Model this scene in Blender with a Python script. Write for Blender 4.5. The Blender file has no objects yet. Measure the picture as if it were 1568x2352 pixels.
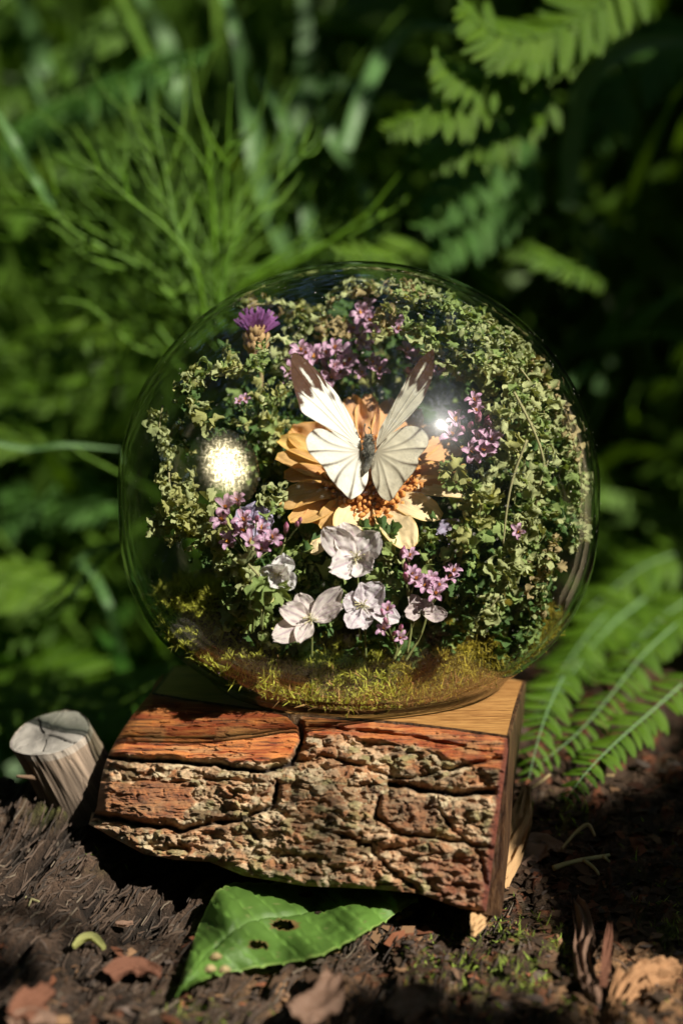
import bpy, math, random
import numpy as np
from mathutils import Vector, Matrix, Euler
R = random.Random(7)
RN = np.random.RandomState(11)
# ------------------------------------------------------------------ camera, world, sun, exposure
SC = bpy.context.scene
PITCH = math.radians(9.0)
FWD = Vector((0, math.cos(PITCH), -math.sin(PITCH)))
UPV = Vector((0, math.sin(PITCH), math.cos(PITCH)))
RGT = Vector((1, 0, 0))
GC = Vector((0, 0, 5.5))                      # globe centre, centimetres
FPX = 80 / 24 * 1568
CAM = GC - RGT * 0.459 - UPV * 0.659 - FWD * 61.5
cd = bpy.data.cameras.new('camera'); cam = bpy.data.objects.new('camera', cd)
SC.collection.objects.link(cam); SC.camera = cam
cam.location = CAM * 0.01
cam.rotation_euler = (math.radians(90) - PITCH, 0, 0)
cd.sensor_fit = 'HORIZONTAL'; cd.sensor_width = 24; cd.lens = 80
cd.clip_start = 0.02; cd.clip_end = 100
cd.dof.use_dof = True; cd.dof.focus_distance = 0.588; cd.dof.aperture_fstop = 5.6; cd.dof.aperture_blades = 9
LV = (0.562, 0.533, 0.631)
LDIR = (RGT * LV[0] + UPV * LV[1] - FWD * LV[2]).normalized()     # towards the sun
W = bpy.data.worlds.new('World'); SC.world = W; W.use_nodes = True
wn = W.node_tree; bg = wn.nodes['Background']
sky = wn.nodes.new('ShaderNodeTexSky'); sky.sky_type = 'NISHITA'; sky.sun_disc = False
sky.sun_elevation = math.asin(LDIR.z); sky.sun_rotation = math.atan2(LDIR.x, LDIR.y)
wn.links.new(sky.outputs[0], bg.inputs[0]); bg.inputs[1].default_value = 0.12
sl = bpy.data.lights.new('sun', 'SUN'); sun = bpy.data.objects.new('sun', sl); SC.collection.objects.link(sun)
sl.energy = 5.0; sl.angle = math.radians(0.55); sl.color = (1, 0.93, 0.80)
sun.rotation_euler = LDIR.to_track_quat('Z', 'Y').to_euler(); sun.location = (1, -1, 2)
SC.view_settings.view_transform = 'Standard'; SC.view_settings.look = 'None'
SC.view_settings.exposure = 1.0; SC.view_settings.gamma = 1
cy = SC.cycles
cy.use_denoising = True
cy.max_bounces = 14; cy.diffuse_bounces = 3; cy.glossy_bounces = 3; cy.transmission_bounces = 4
cy.transparent_max_bounces = 24; cy.sample_clamp_indirect = 2.5; cy.caustics_reflective = False; cy.caustics_refractive = False

# ------------------------------------------------------------------ helpers
def ray(px, py): return FWD + RGT * ((px - 784) / FPX) + UPV * ((1176 - py) / FPX)
def P(px, py, Y):
    r = ray(px, py); return CAM + r * ((Y - CAM.y) / r.y)
def PZ(px, py, z):
    r = ray(px, py); return CAM + r * ((z - CAM.z) / r.z)
def proj(p):
    d = Vector(p) - CAM; z = d.dot(FWD)
    return 784 + d.dot(RGT) / z * FPX, 1176 - d.dot(UPV) / z * FPX, z
def h3(ix, iy, iz, s=0):
    n = (ix.astype(np.int64) * 374761393 + iy.astype(np.int64) * 668265263 + iz.astype(np.int64) * 2147483647 + s * 974711) & 0xffffffff
    n = ((n ^ (n >> 13)) * 1274126177) & 0xffffffff
    n = ((n ^ (n >> 16)) * 2246822519) & 0xffffffff
    return ((n ^ (n >> 15)) & 0xffffff) / float(0xffffff)
def vn(x, y, z=0.0, s=0):
    x = np.asarray(x, float); y = np.asarray(y, float); z = np.zeros_like(x) + z
    ix, iy, iz = np.floor(x), np.floor(y), np.floor(z)
    fx, fy, fz = x - ix, y - iy, z - iz
    ux, uy, uz = fx*fx*(3-2*fx), fy*fy*(3-2*fy), fz*fz*(3-2*fz)
    o = 0
    for dx in (0, 1):
        for dy in (0, 1):
            for dz in (0, 1):
                w = (ux if dx else 1-ux) * (uy if dy else 1-uy) * (uz if dz else 1-uz)
                o = o + w * h3(ix+dx, iy+dy, iz+dz, s)
    return o
def fbm(x, y, z=0.0, o=4, s=0, g=0.5):
    t = 0; a = 1; n = 0
    for k in range(o):
        t = t + a * vn(x * 2**k, y * 2**k, np.asarray(z) * 2**k, s + k); n += a; a *= g
    return t / n
def cell(x, y, s=0):                       # distance to the nearest and second nearest cell point, id
    ix, iy = np.floor(x), np.floor(y); f1 = np.full(x.shape, 9.); f2 = f1.copy(); cid = f1.copy()
    for dx in (-1, 0, 1):
        for dy in (-1, 0, 1):
            cx, cy_ = ix+dx, iy+dy
            qx = cx + h3(cx, cy_, cx*0, s); qy = cy_ + h3(cx, cy_, cx*0+7, s)
            d = np.hypot(x-qx, y-qy); c = h3(cx, cy_, cx*0+13, s)
            near = d < f1
            f2 = np.where(near, f1, np.minimum(f2, d)); cid = np.where(near, c, cid); f1 = np.where(near, d, f1)
    return f1, f2, cid
def sstep(a, b, x):
    t = np.clip((x - a) / (b - a), 0, 1); return t*t*(3-2*t)
def crom(pts, n, closed=False):            # Catmull-Rom through the points, n samples
    p = np.array([list(q) for q in pts], float); m = len(p)
    out = []
    for t in np.linspace(0, m - 1 if not closed else m, n, endpoint=not closed):
        i = min(int(t), m - 2) if not closed else int(t) % m; f = t - int(t) if closed else t - i
        if closed: a, b, c, d = p[(i-1) % m], p[i], p[(i+1) % m], p[(i+2) % m]
        else: a, b, c, d = p[max(i-1, 0)], p[i], p[i+1], p[min(i+2, m-1)]
        out.append(0.5*((2*b) + (c-a)*f + (2*a-5*b+4*c-d)*f*f + (3*b-a-3*c+d)*f**3))
    return np.array(out)
def mesh(name, v, f, mt=None, smooth=True, col=None, cols=None, fcol=None):
    me = bpy.data.meshes.new(name)
    v = np.asarray(v, float) * 0.01
    if isinstance(f, np.ndarray):
        k = f.shape[1]; me.vertices.add(len(v)); me.vertices.foreach_set('co', v.ravel())
        me.loops.add(f.size); me.loops.foreach_set('vertex_index', f.ravel().astype(np.int32))
        me.polygons.add(len(f)); me.polygons.foreach_set('loop_start', (np.arange(len(f))*k).astype(np.int32))
        me.update(calc_edges=True)
    else: me.from_pydata([tuple(q) for q in v], [], f)
    if smooth: me.polygons.foreach_set('use_smooth', [True]*len(me.polygons))
    if col is not None:
        a = me.color_attributes.new('Col', 'FLOAT_COLOR', 'POINT')
        c = np.ones((len(v), 4)); c[:, :3] = np.asarray(col)[:, :3]; a.data.foreach_set('color', c.ravel())
    if mt: me.materials.append(mt)
    me.update(); me.validate()
    return me
def link(name, data, parent=None, mw=None, loc=None):
    o = bpy.data.objects.new(name, data); SC.collection.objects.link(o)
    if parent is not None:
        o.parent = parent
    if mw is not None:
        m = mw.copy(); m.translation = m.translation * 0.01
        if parent is not None: m.translation -= PLOC[parent.name]
        o.matrix_basis = m
    elif loc is not None: o.location = Vector(loc)*0.01 - (PLOC[parent.name] if parent is not None else Vector())
    return o
PLOC = {}
LABELS = {}
def props(o, label=None, cat=None, group=None, kind=None):
    if label: o['label'] = label
    if cat: o['category'] = cat
    if group: o['group'] = group
    if kind: o['kind'] = kind
def thing(name, label, cat, loc=(0, 0, 0), group=None):
    o = bpy.data.objects.new(name, None); SC.collection.objects.link(o); o.empty_display_size = 0.01
    o.location = Vector(loc)*0.01; PLOC[o.name] = Vector(loc)*0.01
    props(o, label, cat, group); return o
def wpart(name, v, f, mt, parent, **k):       # a part whose vertices are given in world centimetres
    pl = PLOC[parent.name] * 100 if parent is not None else Vector()
    v = np.asarray(v, float) - np.array(pl)
    o = link(name, mesh(name, v, f, mt, **k), parent, Matrix.Translation(pl)) if parent is not None else link(name, mesh(name, v, f, mt, **k))
    PLOC[o.name] = Vector(pl) * 0.01
    return o
def gridf(nu, nv, wrap=False):                # nu rows, nv columns
    i, j = np.meshgrid(np.arange(nu-1), np.arange(nv if wrap else nv-1), indexing='ij')
    a = i*nv + j; b = i*nv + (j+1) % nv
    return np.stack([a, b, b+nv, a+nv], -1).reshape(-1, 4)
def tube(pts, rad, ns=6, n=None, cap=True):
    p = crom(pts, n or max(4, len(pts)*4)) if len(pts) > 2 else np.array([list(q) for q in pts], float)
    m = len(p); r = np.interp(np.linspace(0, 1, m), np.linspace(0, 1, len(rad)), rad) if hasattr(rad, '__len__') else np.full(m, rad)
    t = np.gradient(p, axis=0); t /= np.linalg.norm(t, axis=1)[:, None] + 1e-9
    u = np.cross(t[0], (0.3, 0.2, 0.9)); u /= np.linalg.norm(u) + 1e-9
    vs = []
    for k in range(m):
        u = u - t[k]*np.dot(u, t[k]); u /= np.linalg.norm(u) + 1e-9; w = np.cross(t[k], u)
        a = np.arange(ns)*2*np.pi/ns
        vs.append(p[k] + r[k]*(np.cos(a)[:, None]*u + np.sin(a)[:, None]*w))
    v = np.concatenate(vs); f = [tuple(q) for q in gridf(m, ns, True)]
    if cap: f += [tuple(range(ns))[::-1], tuple(range((m-1)*ns, m*ns))]
    return v, f
def ribbon(pts, wid, nrm=(0, -1, 0.3), n=12, fold=0.25):
    p = crom(pts, n); r = np.interp(np.linspace(0, 1, n), np.linspace(0, 1, len(wid)), wid)
    t = np.gradient(p, axis=0); t /= np.linalg.norm(t, axis=1)[:, None] + 1e-9
    N = np.array(nrm, float); N /= np.linalg.norm(N)
    s = np.cross(t, N); s /= np.linalg.norm(s, axis=1)[:, None] + 1e-9
    nn = np.cross(s, t)
    v = np.stack([p - s*r[:, None]*.5 + nn*r[:, None]*fold*.5, p, p + s*r[:, None]*.5 + nn*r[:, None]*fold*.5], 1).reshape(-1, 3)
    return v, gridf(n, 3)
def join(parts):                              # [(v, f)] -> one v, f
    V = []; F = []; k = 0
    for v, f in parts:
        v = np.asarray(v); V.append(v)
        F += [tuple(int(i)+k for i in q) for q in f]; k += len(v)
    return np.concatenate(V), F

# ------------------------------------------------------------------ materials
class NT:
    def __init__(s, name):
        s.m = bpy.data.materials.new(name); s.m.use_nodes = True; s.t = s.m.node_tree; s.t.nodes.clear()
        s.out = s.n('ShaderNodeOutputMaterial')
    def n(s, typ, **k):
        nd = s.t.nodes.new(typ)
        for a, b in k.items(): setattr(nd, a, b)
        return nd
    def set(s, sock, val):
        if isinstance(val, bpy.types.NodeSocket): s.t.links.new(val, sock)
        elif hasattr(val, '__len__') and len(val) == 3 and sock.type == 'RGBA': sock.default_value = (*val, 1)
        else: sock.default_value = val
    def math(s, op, a, b=0.0, c=None, clamp=False):
        nd = s.n('ShaderNodeMath', operation=op, use_clamp=clamp); s.set(nd.inputs[0], a); s.set(nd.inputs[1], b)
        if c is not None: s.set(nd.inputs[2], c)
        return nd.outputs[0]
    def mix(s, f, a, b, blend='MIX'):
        nd = s.n('ShaderNodeMix', data_type='RGBA', blend_type=blend); s.set(nd.inputs[0], f); s.set(nd.inputs[6], a); s.set(nd.inputs[7], b)
        return nd.outputs[2]
    def noise(s, scale, detail=4, rough=.55, vec=None, out=0, dist=0):
        nd = s.n('ShaderNodeTexNoise'); nd.inputs['Scale'].default_value = scale; nd.inputs['Detail'].default_value = detail
        nd.inputs['Roughness'].default_value = rough; nd.inputs['Distortion'].default_value = dist
        if vec: s.t.links.new(vec, nd.inputs['Vector'])
        return nd.outputs[out]
    def coord(s, kind='Object', scale=None, rot=None):
        c = s.n('ShaderNodeTexCoord').outputs[kind]
        if scale or rot:
            mp = s.n('ShaderNodeMapping'); s.t.links.new(c, mp.inputs[0])
            if scale: mp.inputs['Scale'].default_value = scale
            if rot: mp.inputs['Rotation'].default_value = rot
            return mp.outputs[0]
        return c
    def ramp(s, fac, *st):
        nd = s.n('ShaderNodeValToRGB'); e = nd.color_ramp.elements; s.set(nd.inputs[0], fac)
        while len(e) < len(st): e.new(0.5)
        for k, (p_, c) in enumerate(st):
            e[k].position = p_; e[k].color = (*c, 1) if hasattr(c, '__len__') else (c, c, c, 1)
        return nd.outputs[0]
    def bump(s, h, strength=.5, dist=0.001, nrm=None):
        nd = s.n('ShaderNodeBump'); nd.inputs['Strength'].default_value = strength; nd.inputs['Distance'].default_value = dist
        s.set(nd.inputs['Height'], h)
        if nrm: s.t.links.new(nrm, nd.inputs['Normal'])
        return nd.outputs[0]
    def pbr(s, col, rough=.6, nrm=None, spec=.5, transl=0, tcol=None, coat=0):
        b = s.n('ShaderNodeBsdfPrincipled'); s.set(b.inputs['Base Color'], col); s.set(b.inputs['Roughness'], rough)
        b.inputs['Specular IOR Level'].default_value = spec; b.inputs['Coat Weight'].default_value = coat
        b.inputs['Coat Roughness'].default_value = .15
        if nrm: s.t.links.new(nrm, b.inputs['Normal'])
        o = b.outputs[0]
        if transl:
            tr = s.n('ShaderNodeBsdfTranslucent'); s.set(tr.inputs[0], tcol if tcol is not None else col)
            mx = s.n('ShaderNodeMixShader'); mx.inputs[0].default_value = transl
            s.t.links.new(o, mx.inputs[1]); s.t.links.new(tr.outputs[0], mx.inputs[2]); o = mx.outputs[0]
        s.t.links.new(o, s.out.inputs[0]); return s.m
    def rnd(s): return s.n('ShaderNodeObjectInfo').outputs['Random']
    def attr(s, name='Col'): return s.n('ShaderNodeAttribute', attribute_name=name).outputs['Color']
def leafmat(name, a, b, transl=.3, rough=.5, sc=300, spot=None, tgain=1.6, vary=.5):
    s = NT(name); nz = s.noise(sc, 3)
    c = s.mix(s.math('ADD', s.math('MULTIPLY', s.math('SUBTRACT', nz, .5), 1.6), s.math('MULTIPLY_ADD', s.rnd(), vary, .5-vary/2), clamp=True), a, b)
    if spot:
        vo = s.n('ShaderNodeTexVoronoi'); vo.inputs['Scale'].default_value = spot[1]
        k = s.math('LESS_THAN', vo.outputs['Distance'], spot[2]); c = s.mix(k, c, spot[0])
    tc = s.mix(1.0, c, (tgain*1.05, tgain, tgain*.45), 'MULTIPLY')
    return s.pbr(c, rough, s.bump(s.noise(sc*3, 2), .4, .0004), .35, transl, tc)
def attrmat(name, rough=.6, fine=2500, amt=.25, transl=0, spec=.4, bs=.4, coat=0, tgain=1.0):
    s = NT(name); nz = s.noise(fine, 4, .65)
    c = s.mix(amt, s.attr(), s.ramp(nz, (.3, .15), (.7, 1.6)), 'MULTIPLY')
    tc = s.mix(1.0, c, (tgain, tgain*.95, tgain*.8), 'MULTIPLY') if transl else None
    return s.pbr(c, rough, s.bump(nz, bs, .0006), spec, transl, tc, coat)
M = {}
M['sage'] = leafmat('dried_sage_leaf', (.20, .235, .09), (.50, .52, .27), .22, .6, 350, tgain=1.3)
M['green'] = leafmat('dried_green_leaf', (.12, .18, .045), (.32, .40, .14), .28, .55, 350, tgain=1.5)
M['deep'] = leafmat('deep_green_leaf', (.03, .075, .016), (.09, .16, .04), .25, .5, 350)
M['olive'] = leafmat('olive_leaf', (.19, .20, .06), (.46, .45, .18), .25, .6, 350)
M['gall'] = leafmat('galled_leaf', (.15, .19, .07), (.44, .47, .23), .2, .6, 350, ((.36, .13, .05), 700, .24))
M['tan'] = leafmat('tan_dried_leaf', (.22, .16, .07), (.45, .36, .19), .2, .6, 350)
M['stem'] = leafmat('pale_stem', (.22, .20, .09), (.36, .33, .17), 0.05, .6, 300)
M['stemg'] = leafmat('green_stem', (.10, .14, .04), (.20, .20, .07), 0.05, .6, 300)
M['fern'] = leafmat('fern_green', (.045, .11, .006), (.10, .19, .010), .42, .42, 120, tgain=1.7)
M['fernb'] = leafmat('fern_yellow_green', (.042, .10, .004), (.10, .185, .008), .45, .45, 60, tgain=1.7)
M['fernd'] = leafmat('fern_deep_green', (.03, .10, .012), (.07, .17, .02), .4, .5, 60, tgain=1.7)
M['blade'] = leafmat('pale_blade', (.06, .14, .04), (.13, .24, .085), .35, .4, 30, tgain=1.4)
M['deadwood'] = leafmat('bleached_wood', (.42, .33, .20), (.66, .56, .40), .0, .8, 30)
M['grass'] = leafmat('blue_green_grass', (.045, .11, .012), (.12, .21, .03), .35, .4, 30, tgain=1.4)
M['horse'] = leafmat('horsetail_green', (.05, .13, .008), (.11, .22, .012), .25, .4, 60, tgain=1.5)
M['under'] = leafmat('undergrowth_green', (.028, .075, .006), (.085, .165, .015), .4, .5, 12, tgain=1.5)
M['canopy'] = leafmat('canopy_leaf', (.04, .09, .015), (.09, .17, .03), .25, .5, 10)
M['rachis'] = leafmat('pale_rachis', (.10, .19, .08), (.18, .30, .14), .1, .4, 100)
M['trunk'] = leafmat('tree_bark', (.05, .035, .02), (.10, .07, .045), 0.02, .9, 20)
M['attr'] = attrmat('painted_surface')
M['petal'] = attrmat('dry_petal', .55, 1500, .22, .30, .3, .35, tgain=1.2)
M['wing'] = attrmat('wing_scales', .6, 4500, .12, .18, .2, .2, tgain=1.0)
# ------------------------------------------------------------------ ground far below and behind
def seg_d(px, py, pts):                       # distance to a polyline
    d = np.full(px.shape, 1e9)
    for (x0, y0), (x1, y1) in zip(pts[:-1], pts[1:]):
        L = (x1-x0)**2+(y1-y0)**2; t = np.clip(((px-x0)*(x1-x0)+(py-y0)*(y1-y0))/L, 0, 1)
        d = np.minimum(d, np.hypot(px-x0-t*(x1-x0), py-y0-t*(y1-y0)))
    return d
def inpoly(px, py, poly):
    c = np.zeros(px.shape, bool); n = len(poly)
    for i in range(n):
        x0, y0 = poly[i]; x1, y1 = poly[(i+1) % n]
        if y0 == y1: continue
        k = ((y0 > py) != (y1 > py)) & (px < (x1-x0)*(py-y0)/(y1-y0)+x0); c ^= k
    return c
def project_np(p):
    d = p - np.array(CAM); z = d @ np.array(FWD)
    return 784 + d @ np.array(RGT)/z*FPX, 1176 - d @ np.array(UPV)/z*FPX, z
s = NT('forest_soil'); co = s.coord('Object')
cc = s.ramp(s.noise(3, 6, .6, co), (.3, (.012, .010, .006)), (.6, (.03, .035, .012)), (.8, (.02, .05, .012)))
M['soil'] = s.pbr(cc, .95, s.bump(s.noise(40, 4, .6, co), .8, .01))
n = 120; xs = np.concatenate([-np.geomspace(2000, 30, 20), np.linspace(-28, 28, n-40)*10/2.8*1, np.geomspace(120, 2000, 20)])
xs = np.unique(np.concatenate([-np.geomspace(3000, 260, 18), np.linspace(-250, 250, 70), np.geomspace(260, 3000, 18)]))
X, Y = np.meshgrid(xs, xs, indexing='ij')
bank = np.clip(Y-110, 0, 250)*.45 + np.clip(np.abs(X)-150, 0, 100)*.2
Z = -32 + bank + (fbm(X/60, Y/60, s=5)-.5)*14
g = link('ground', mesh('ground', np.stack([X, Y, Z], -1).reshape(-1, 3), gridf(len(xs), len(xs)), M['soil'])); props(g, 'dark forest soil under the undergrowth', kind='structure')

# ------------------------------------------------------------------ the fallen log that carries everything
def log_z(x, y):
    z = -4.75 + 1.65*sstep(-4.5, .5, y)*sstep(-1, 5, x) - .09*np.clip(-3-y, 0, None) - .006*np.clip(-3-y, 0, None)**2
    yb = np.interp(x, [-16, -8, -6, -3, 4, 8, 30], [.6, .9, 1.2, 2, 12, 32, 45])
    z = z - .7*np.clip(y-yb, 0, None)**1.35 + .5*sstep(-5.5, -8, x) - .25*np.clip(-x-9, 0, None)**1.5*0
    z = z + 1.75*np.exp(-((x+7.7)**2/2.4 + (y+.3)**2/3.5)) + .9*np.exp(-((x+9.6)**2/3 + (y-.2)**2/2))
    z = z + .12*np.clip(x-8, 0, None)**.9*sstep(0, 20, y)
    z = z + 1.3*sstep(7, 14, x)*sstep(-8, -15, y)
    return z
def log_full(x, y):
    z = log_z(x, y)
    a = np.radians(70-42*sstep(0, 4, x)); al = x*np.cos(a)+y*np.sin(a); ac = -x*np.sin(a)+y*np.cos(a)
    left = sstep(3, -3, x)
    wob = fbm(al*.3, ac*.3, s=31)*1.6
    rdg = 1-np.abs(2*fbm(al*.30, ac*1.25+wob, o=3, s=21, g=.55)-1)*2.4
    fib = (np.clip(rdg, -.35, 1)-.35)*.42 + (fbm(al*.9, ac*3.5+wob, o=4, s=23, g=.62)-.5)*.75 + (fbm(al*1.6, ac*1.6, o=3, s=29)-.5)*.3
    fine = fbm(al*.6, ac*7+wob*3, o=3, s=41, g=.6)-.5
    f1, f2, cid = cell(x*1.3+fib*2, y*1.1, 3); g1, g2, cid2 = cell(x*3.5, y*2.8+fib, 9)
    gap = sstep(.0, .10, f2-f1)
    crumb = (cid-.5)*.5*gap + (cid2-.5)*.22 + (fbm(x*2, y*2, s=8)-.5)*.6
    h = left*(fib*.85+fine*.30+(fbm(x*1.8, y*1.8, s=13)-.5)*.35) + (1-left)*(crumb*.85 + fib*.35)
    grooves = sstep(.60, .70, fbm(al*.16, ac*1.4+wob, o=2, s=77))
    h = h - .45*grooves*left
    return z + h + (fbm(x*6, y*6, s=3)-.5)*(.16-.10*left), fib, fine, cid, cid2, gap, left, grooves
nx, ny = 560, 470
gx = np.concatenate([np.linspace(-17, 15, 480), np.linspace(15.2, 34, 80)])
gy = np.concatenate([np.linspace(-24, 6, 380), np.linspace(6.15, 50, 90)])
X, Y = np.meshgrid(gx, gy, indexing='ij')
Z, fib, fine, cid, cid2, gap, left, grv = log_full(X, Y)
pts = np.stack([X, Y, Z], -1).reshape(-1, 3); px, py, _ = project_np(pts); px = px.reshape(X.shape); py = py.reshape(X.shape)
tone = np.clip(.42 + fib*1.3 + fine*1.0, 0, 1)[..., None]
cl = np.array([.012, .008, .005])*(1-tone) + np.array([.085, .052, .034])*tone
cl = cl*(1-.75*grv[..., None])
t2 = np.clip(cid*.7+cid2*.5-.1, 0, 1)[..., None]
cr = np.array([.022, .014, .009])*(1-t2) + np.array([.11, .065, .040])*t2
red = (cid2 > .82)[..., None]; cr = np.where(red, cr*np.array([1.6, .95, .75]), cr)
cr = cr*(.35+.65*gap[..., None])
L_ = left[..., None]; col = cl*L_ + cr*(1-L_)
rot = np.exp(-((px-1460)/150)**2-((py-2270)/90)**2) + .8*np.exp(-((px-700)/120)**2-((py-2290)/50)**2)
tn = np.clip(rot*1.5*(.3+fbm(X*1.5, Y*1.5, s=66)), 0, 1)[..., None]
col = col*(1-tn) + np.array([.30, .165, .08])*tn*(.4+.9*cid2[..., None]) + 0*tn
def moss_w(px, py, X, Y):
    m = 0
    for (a, b, ra, rb, w) in ((1160, 2190, 130, 75, 1.0), (1200, 2250, 120, 60, .8), (1010, 2230, 90, 40, .5), (1310, 1880, 60, 30, .8), (110, 1840, 60, 40, .7), (150, 1830, 70, 25, .7), (1530, 2100, 60, 120, .6), (1420, 2330, 60, 40, .6), (330, 1990, 100, 20, .4), (480, 2330, 90, 30, .6)):
        m = m + w*np.exp(-((px-a)/ra)**2-((py-b)/rb)**2)
    return np.clip(m*1.3*sstep(.38, .62, fbm(X*2.5, Y*2.5, s=55)), 0, 1)
mw_ = moss_w(px, py, X, Y)[..., None]
col = col*(1-mw_*.8) + np.array([.10, .12, .02])*mw_*.8
s = NT('rotten_wood'); co = s.coord('Object', (1.0, 6.0, 3.0), (0, 0, -1.22)); n1 = s.noise(110, 5, .7, co); n2 = s.noise(900, 4, .7, s.coord('Object'))
c = s.mix(.55, s.attr(), s.ramp(n1, (.32, .15), (.68, 1.9)), 'MULTIPLY'); c = s.mix(.5, c, s.ramp(n2, (.3, .2), (.7, 1.7)), 'MULTIPLY')
c = s.mix(s.math('MULTIPLY', s.math('GREATER_THAN', s.noise(260, 3, .6, s.coord('Object')), .66), .5), c, (.16, .13, .10))
M['log'] = s.pbr(c, .85, s.bump(n2, .9, .0010, s.bump(n1, 1.0, .004)), .25)
LOG = thing('fallen_log', 'dark rotten fallen log with fibrous wood under the sawn bark block', 'log', (0, 0, -6))
logo = wpart('rotten_wood', pts, gridf(len(gx), len(gy)), M['log'], LOG, col=col.reshape(-1, 3))

rs = np.random.RandomState(44); n_ = 7000; fx = rs.uniform(-15, 4, n_); fy = rs.uniform(-15, 2.2, n_); fz = log_full(fx[:, None], fy[:, None])[0][:, 0]
ang = np.radians(70)+rs.normal(0, .13, n_); Lf = rs.uniform(.2, 1.0, n_)*rs.choice([.6, 1, 1.8], n_); wf = rs.uniform(.008, .032, n_)
V = []; base_ = np.stack([fx, fy], -1)
for k in range(4):
    t = k/3-.5; qx_ = fx+np.cos(ang)*Lf*t; qy_ = fy+np.sin(ang)*Lf*t; qz_ = log_full(qx_[:, None], qy_[:, None])[0][:, 0]*.6+fz*.4+.03+rs.uniform(0, .05, n_)
    w_ = wf*(1-.7*abs(t)*2)
    V += [np.stack([qx_-np.sin(ang)*w_, qy_+np.cos(ang)*w_, qz_-.02], -1), np.stack([qx_+np.sin(ang)*w_*.2, qy_-np.cos(ang)*w_*.2, qz_+.03], -1), np.stack([qx_+np.sin(ang)*w_, qy_-np.cos(ang)*w_, qz_-.02], -1)]
V = np.stack(V, 1).reshape(-1, 3); b = (np.arange(n_)*12)[:, None]; F = np.concatenate([b+np.array([[3*k+j, 3*k+j+1, 3*k+j+4, 3*k+j+3]]) for k in range(3) for j in (0, 1)])
cf = np.array([[.022, .014, .009], [.05, .031, .020], [.07, .045, .030], [.11, .085, .06]])[rs.choice(4, n_, p=[.42, .38, .16, .04])]
o = wpart('wood_fibres', V, F, M['attr'], LOG, col=np.repeat(cf, 12, 0), smooth=False); o['kind'] = 'stuff'
def logz(x, y): return float(log_full(np.array([[x]], float), np.array([[y]], float))[0][0, 0])

# ------------------------------------------------------------------ branch stub on the log
def stub():
    c1 = P(116, 1684, -1.0); c0 = P(192, 1838, -1.0) + Vector((.1, .6, -.2))
    ax = (c1-c0).normalized(); ns, nr = 220, 70
    cutn = Vector((-.20, -.30, .93)).normalized()
    u = ax.cross(Vector((0, 1, 0))).normalized(); w = ax.cross(u)
    V = []; C = []
    L = (c1-c0).length
    for i in range(nr):
        t = i/(nr-1)
        for j in range(ns):
            a = 2*math.pi*j/ns
            d = u*math.cos(a)+w*math.sin(a)
            r = 1.07*(1+.22*(1-t)**3)*(1+.025*math.sin(3*a+1)+.015*math.sin(5*a))
            top = c1 + d*r; off = (top-c1).dot(cutn)/ax.dot(cutn)   # slide along the axis into the cutting plane
            p0 = c0 + d*r; p1 = top - ax*off
            p = p0.lerp(p1, t)
            g_ = float(vn(np.array([math.cos(a)*9+20]), np.array([math.sin(a)*9+20]), t*1.6, 5)[0]) + .5*float(vn(np.array([math.cos(a)*24+50]), np.array([math.sin(a)*24+50]), t*2.4, 6)[0])
            g_ = g_*.7 + .45*float(vn(np.array([math.cos(a)*55+90]), np.array([math.sin(a)*55+90]), t*3.5, 7)[0])
            groove = -.05*(1 if abs(((a*.8+.06*math.sin(t*7)) % 1)-.5) < .012 and t > .3 else 0)
            p = p + d*((g_-.75)*.075*(1 if t < .97 else .4) + groove*(t < .999))
            V.append(p); k = max(.25, -.05+1.05*g_)
            base = np.array([.36, .27, .20])*(.3+.7*t) if t < .9 else np.array([.42, .36, .30])
            C.append(base*k*(.55+.45*min(1, t*2.2)))
    f = [tuple(q) for q in gridf(nr, ns, True)]
    wpart('weathered_side', np.array([list(v) for v in V]), f, M['stubm'], ST, col=np.array(C))
    # cut face: rings and radial cracks
    V2 = []; C2 = []; nrr = 44; cc = V[-ns:]; cen = c1 + u*.15
    for i in range(nrr):
        t = i/(nrr-1)
        for j in range(ns):
            a = 2*math.pi*j/ns
            p = cen.lerp(cc[j], t)
            rr = t*13+.9*math.sin(a*2+.5)*t+.5*float(vn(np.array([a*2.]), np.array([t*3.]), 0., 9)[0])
            ring = .5+.5*math.sin(rr*1.6*2*math.pi)
            crack = 0
            for (ca, wd, r0, r1) in ((.5, .035, 0, .95), (2.3, .05, .05, 1.), (3.7, .03, .0, .8), (5.1, .04, .1, 1.), (4.4, .02, .3, .9), (1.4, .02, .2, .8)):
                da = abs((a-ca-.07*math.sin(t*6)+math.pi) % (2*math.pi)-math.pi)*max(t, .08)
                if da < wd*.8 and r0 < t < r1: crack = 1
            p = p + cutn*(ring*.012 - crack*.09 + (.0 if t < .97 else -.03) + (vn(np.array([a*3.]), np.array([t*5.]), 0., 4)[0]-.5)*.05)
            V2.append(p)
            dark = float(sstep(.75, .1, np.array(t))) * .6 + .3*float(vn(np.array([math.cos(a)*t*3+5]), np.array([math.sin(a)*t*3+5]), 0., 12)[0])
            b = np.array([.40, .37, .33])*(1-.75*dark)*(.55+.45*ring)
            C2.append(b*(.15 if crack else 1))
    f = [tuple(q) for q in gridf(nrr, ns, True)]
    wpart('cut_face', np.array([list(v) for v in V2]), f, M['stubm'], ST, col=np.array(C2))
    tw = P(118, 1790, -1.6)
    v, f = tube([P(150, 1795, -1.0), P(95, 1788, -1.4), P(38, 1783, -1.8)], [.14, .09, .03], 7)
    wpart('broken_twig', v, f, M['trunkb'], ST)
M['stubm'] = attrmat('weathered_grey_wood', .8, 1600, .35, 0, .25, .5)
M['trunkb'] = leafmat('brown_twig', (.06, .04, .025), (.16, .10, .06), 0.02, .8, 200)
ST = thing('branch_stub', 'short grey sawn branch stub with radial cracks rising from the log', 'branch stub', tuple(P(178, 1840, -1)))
stub()

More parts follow.
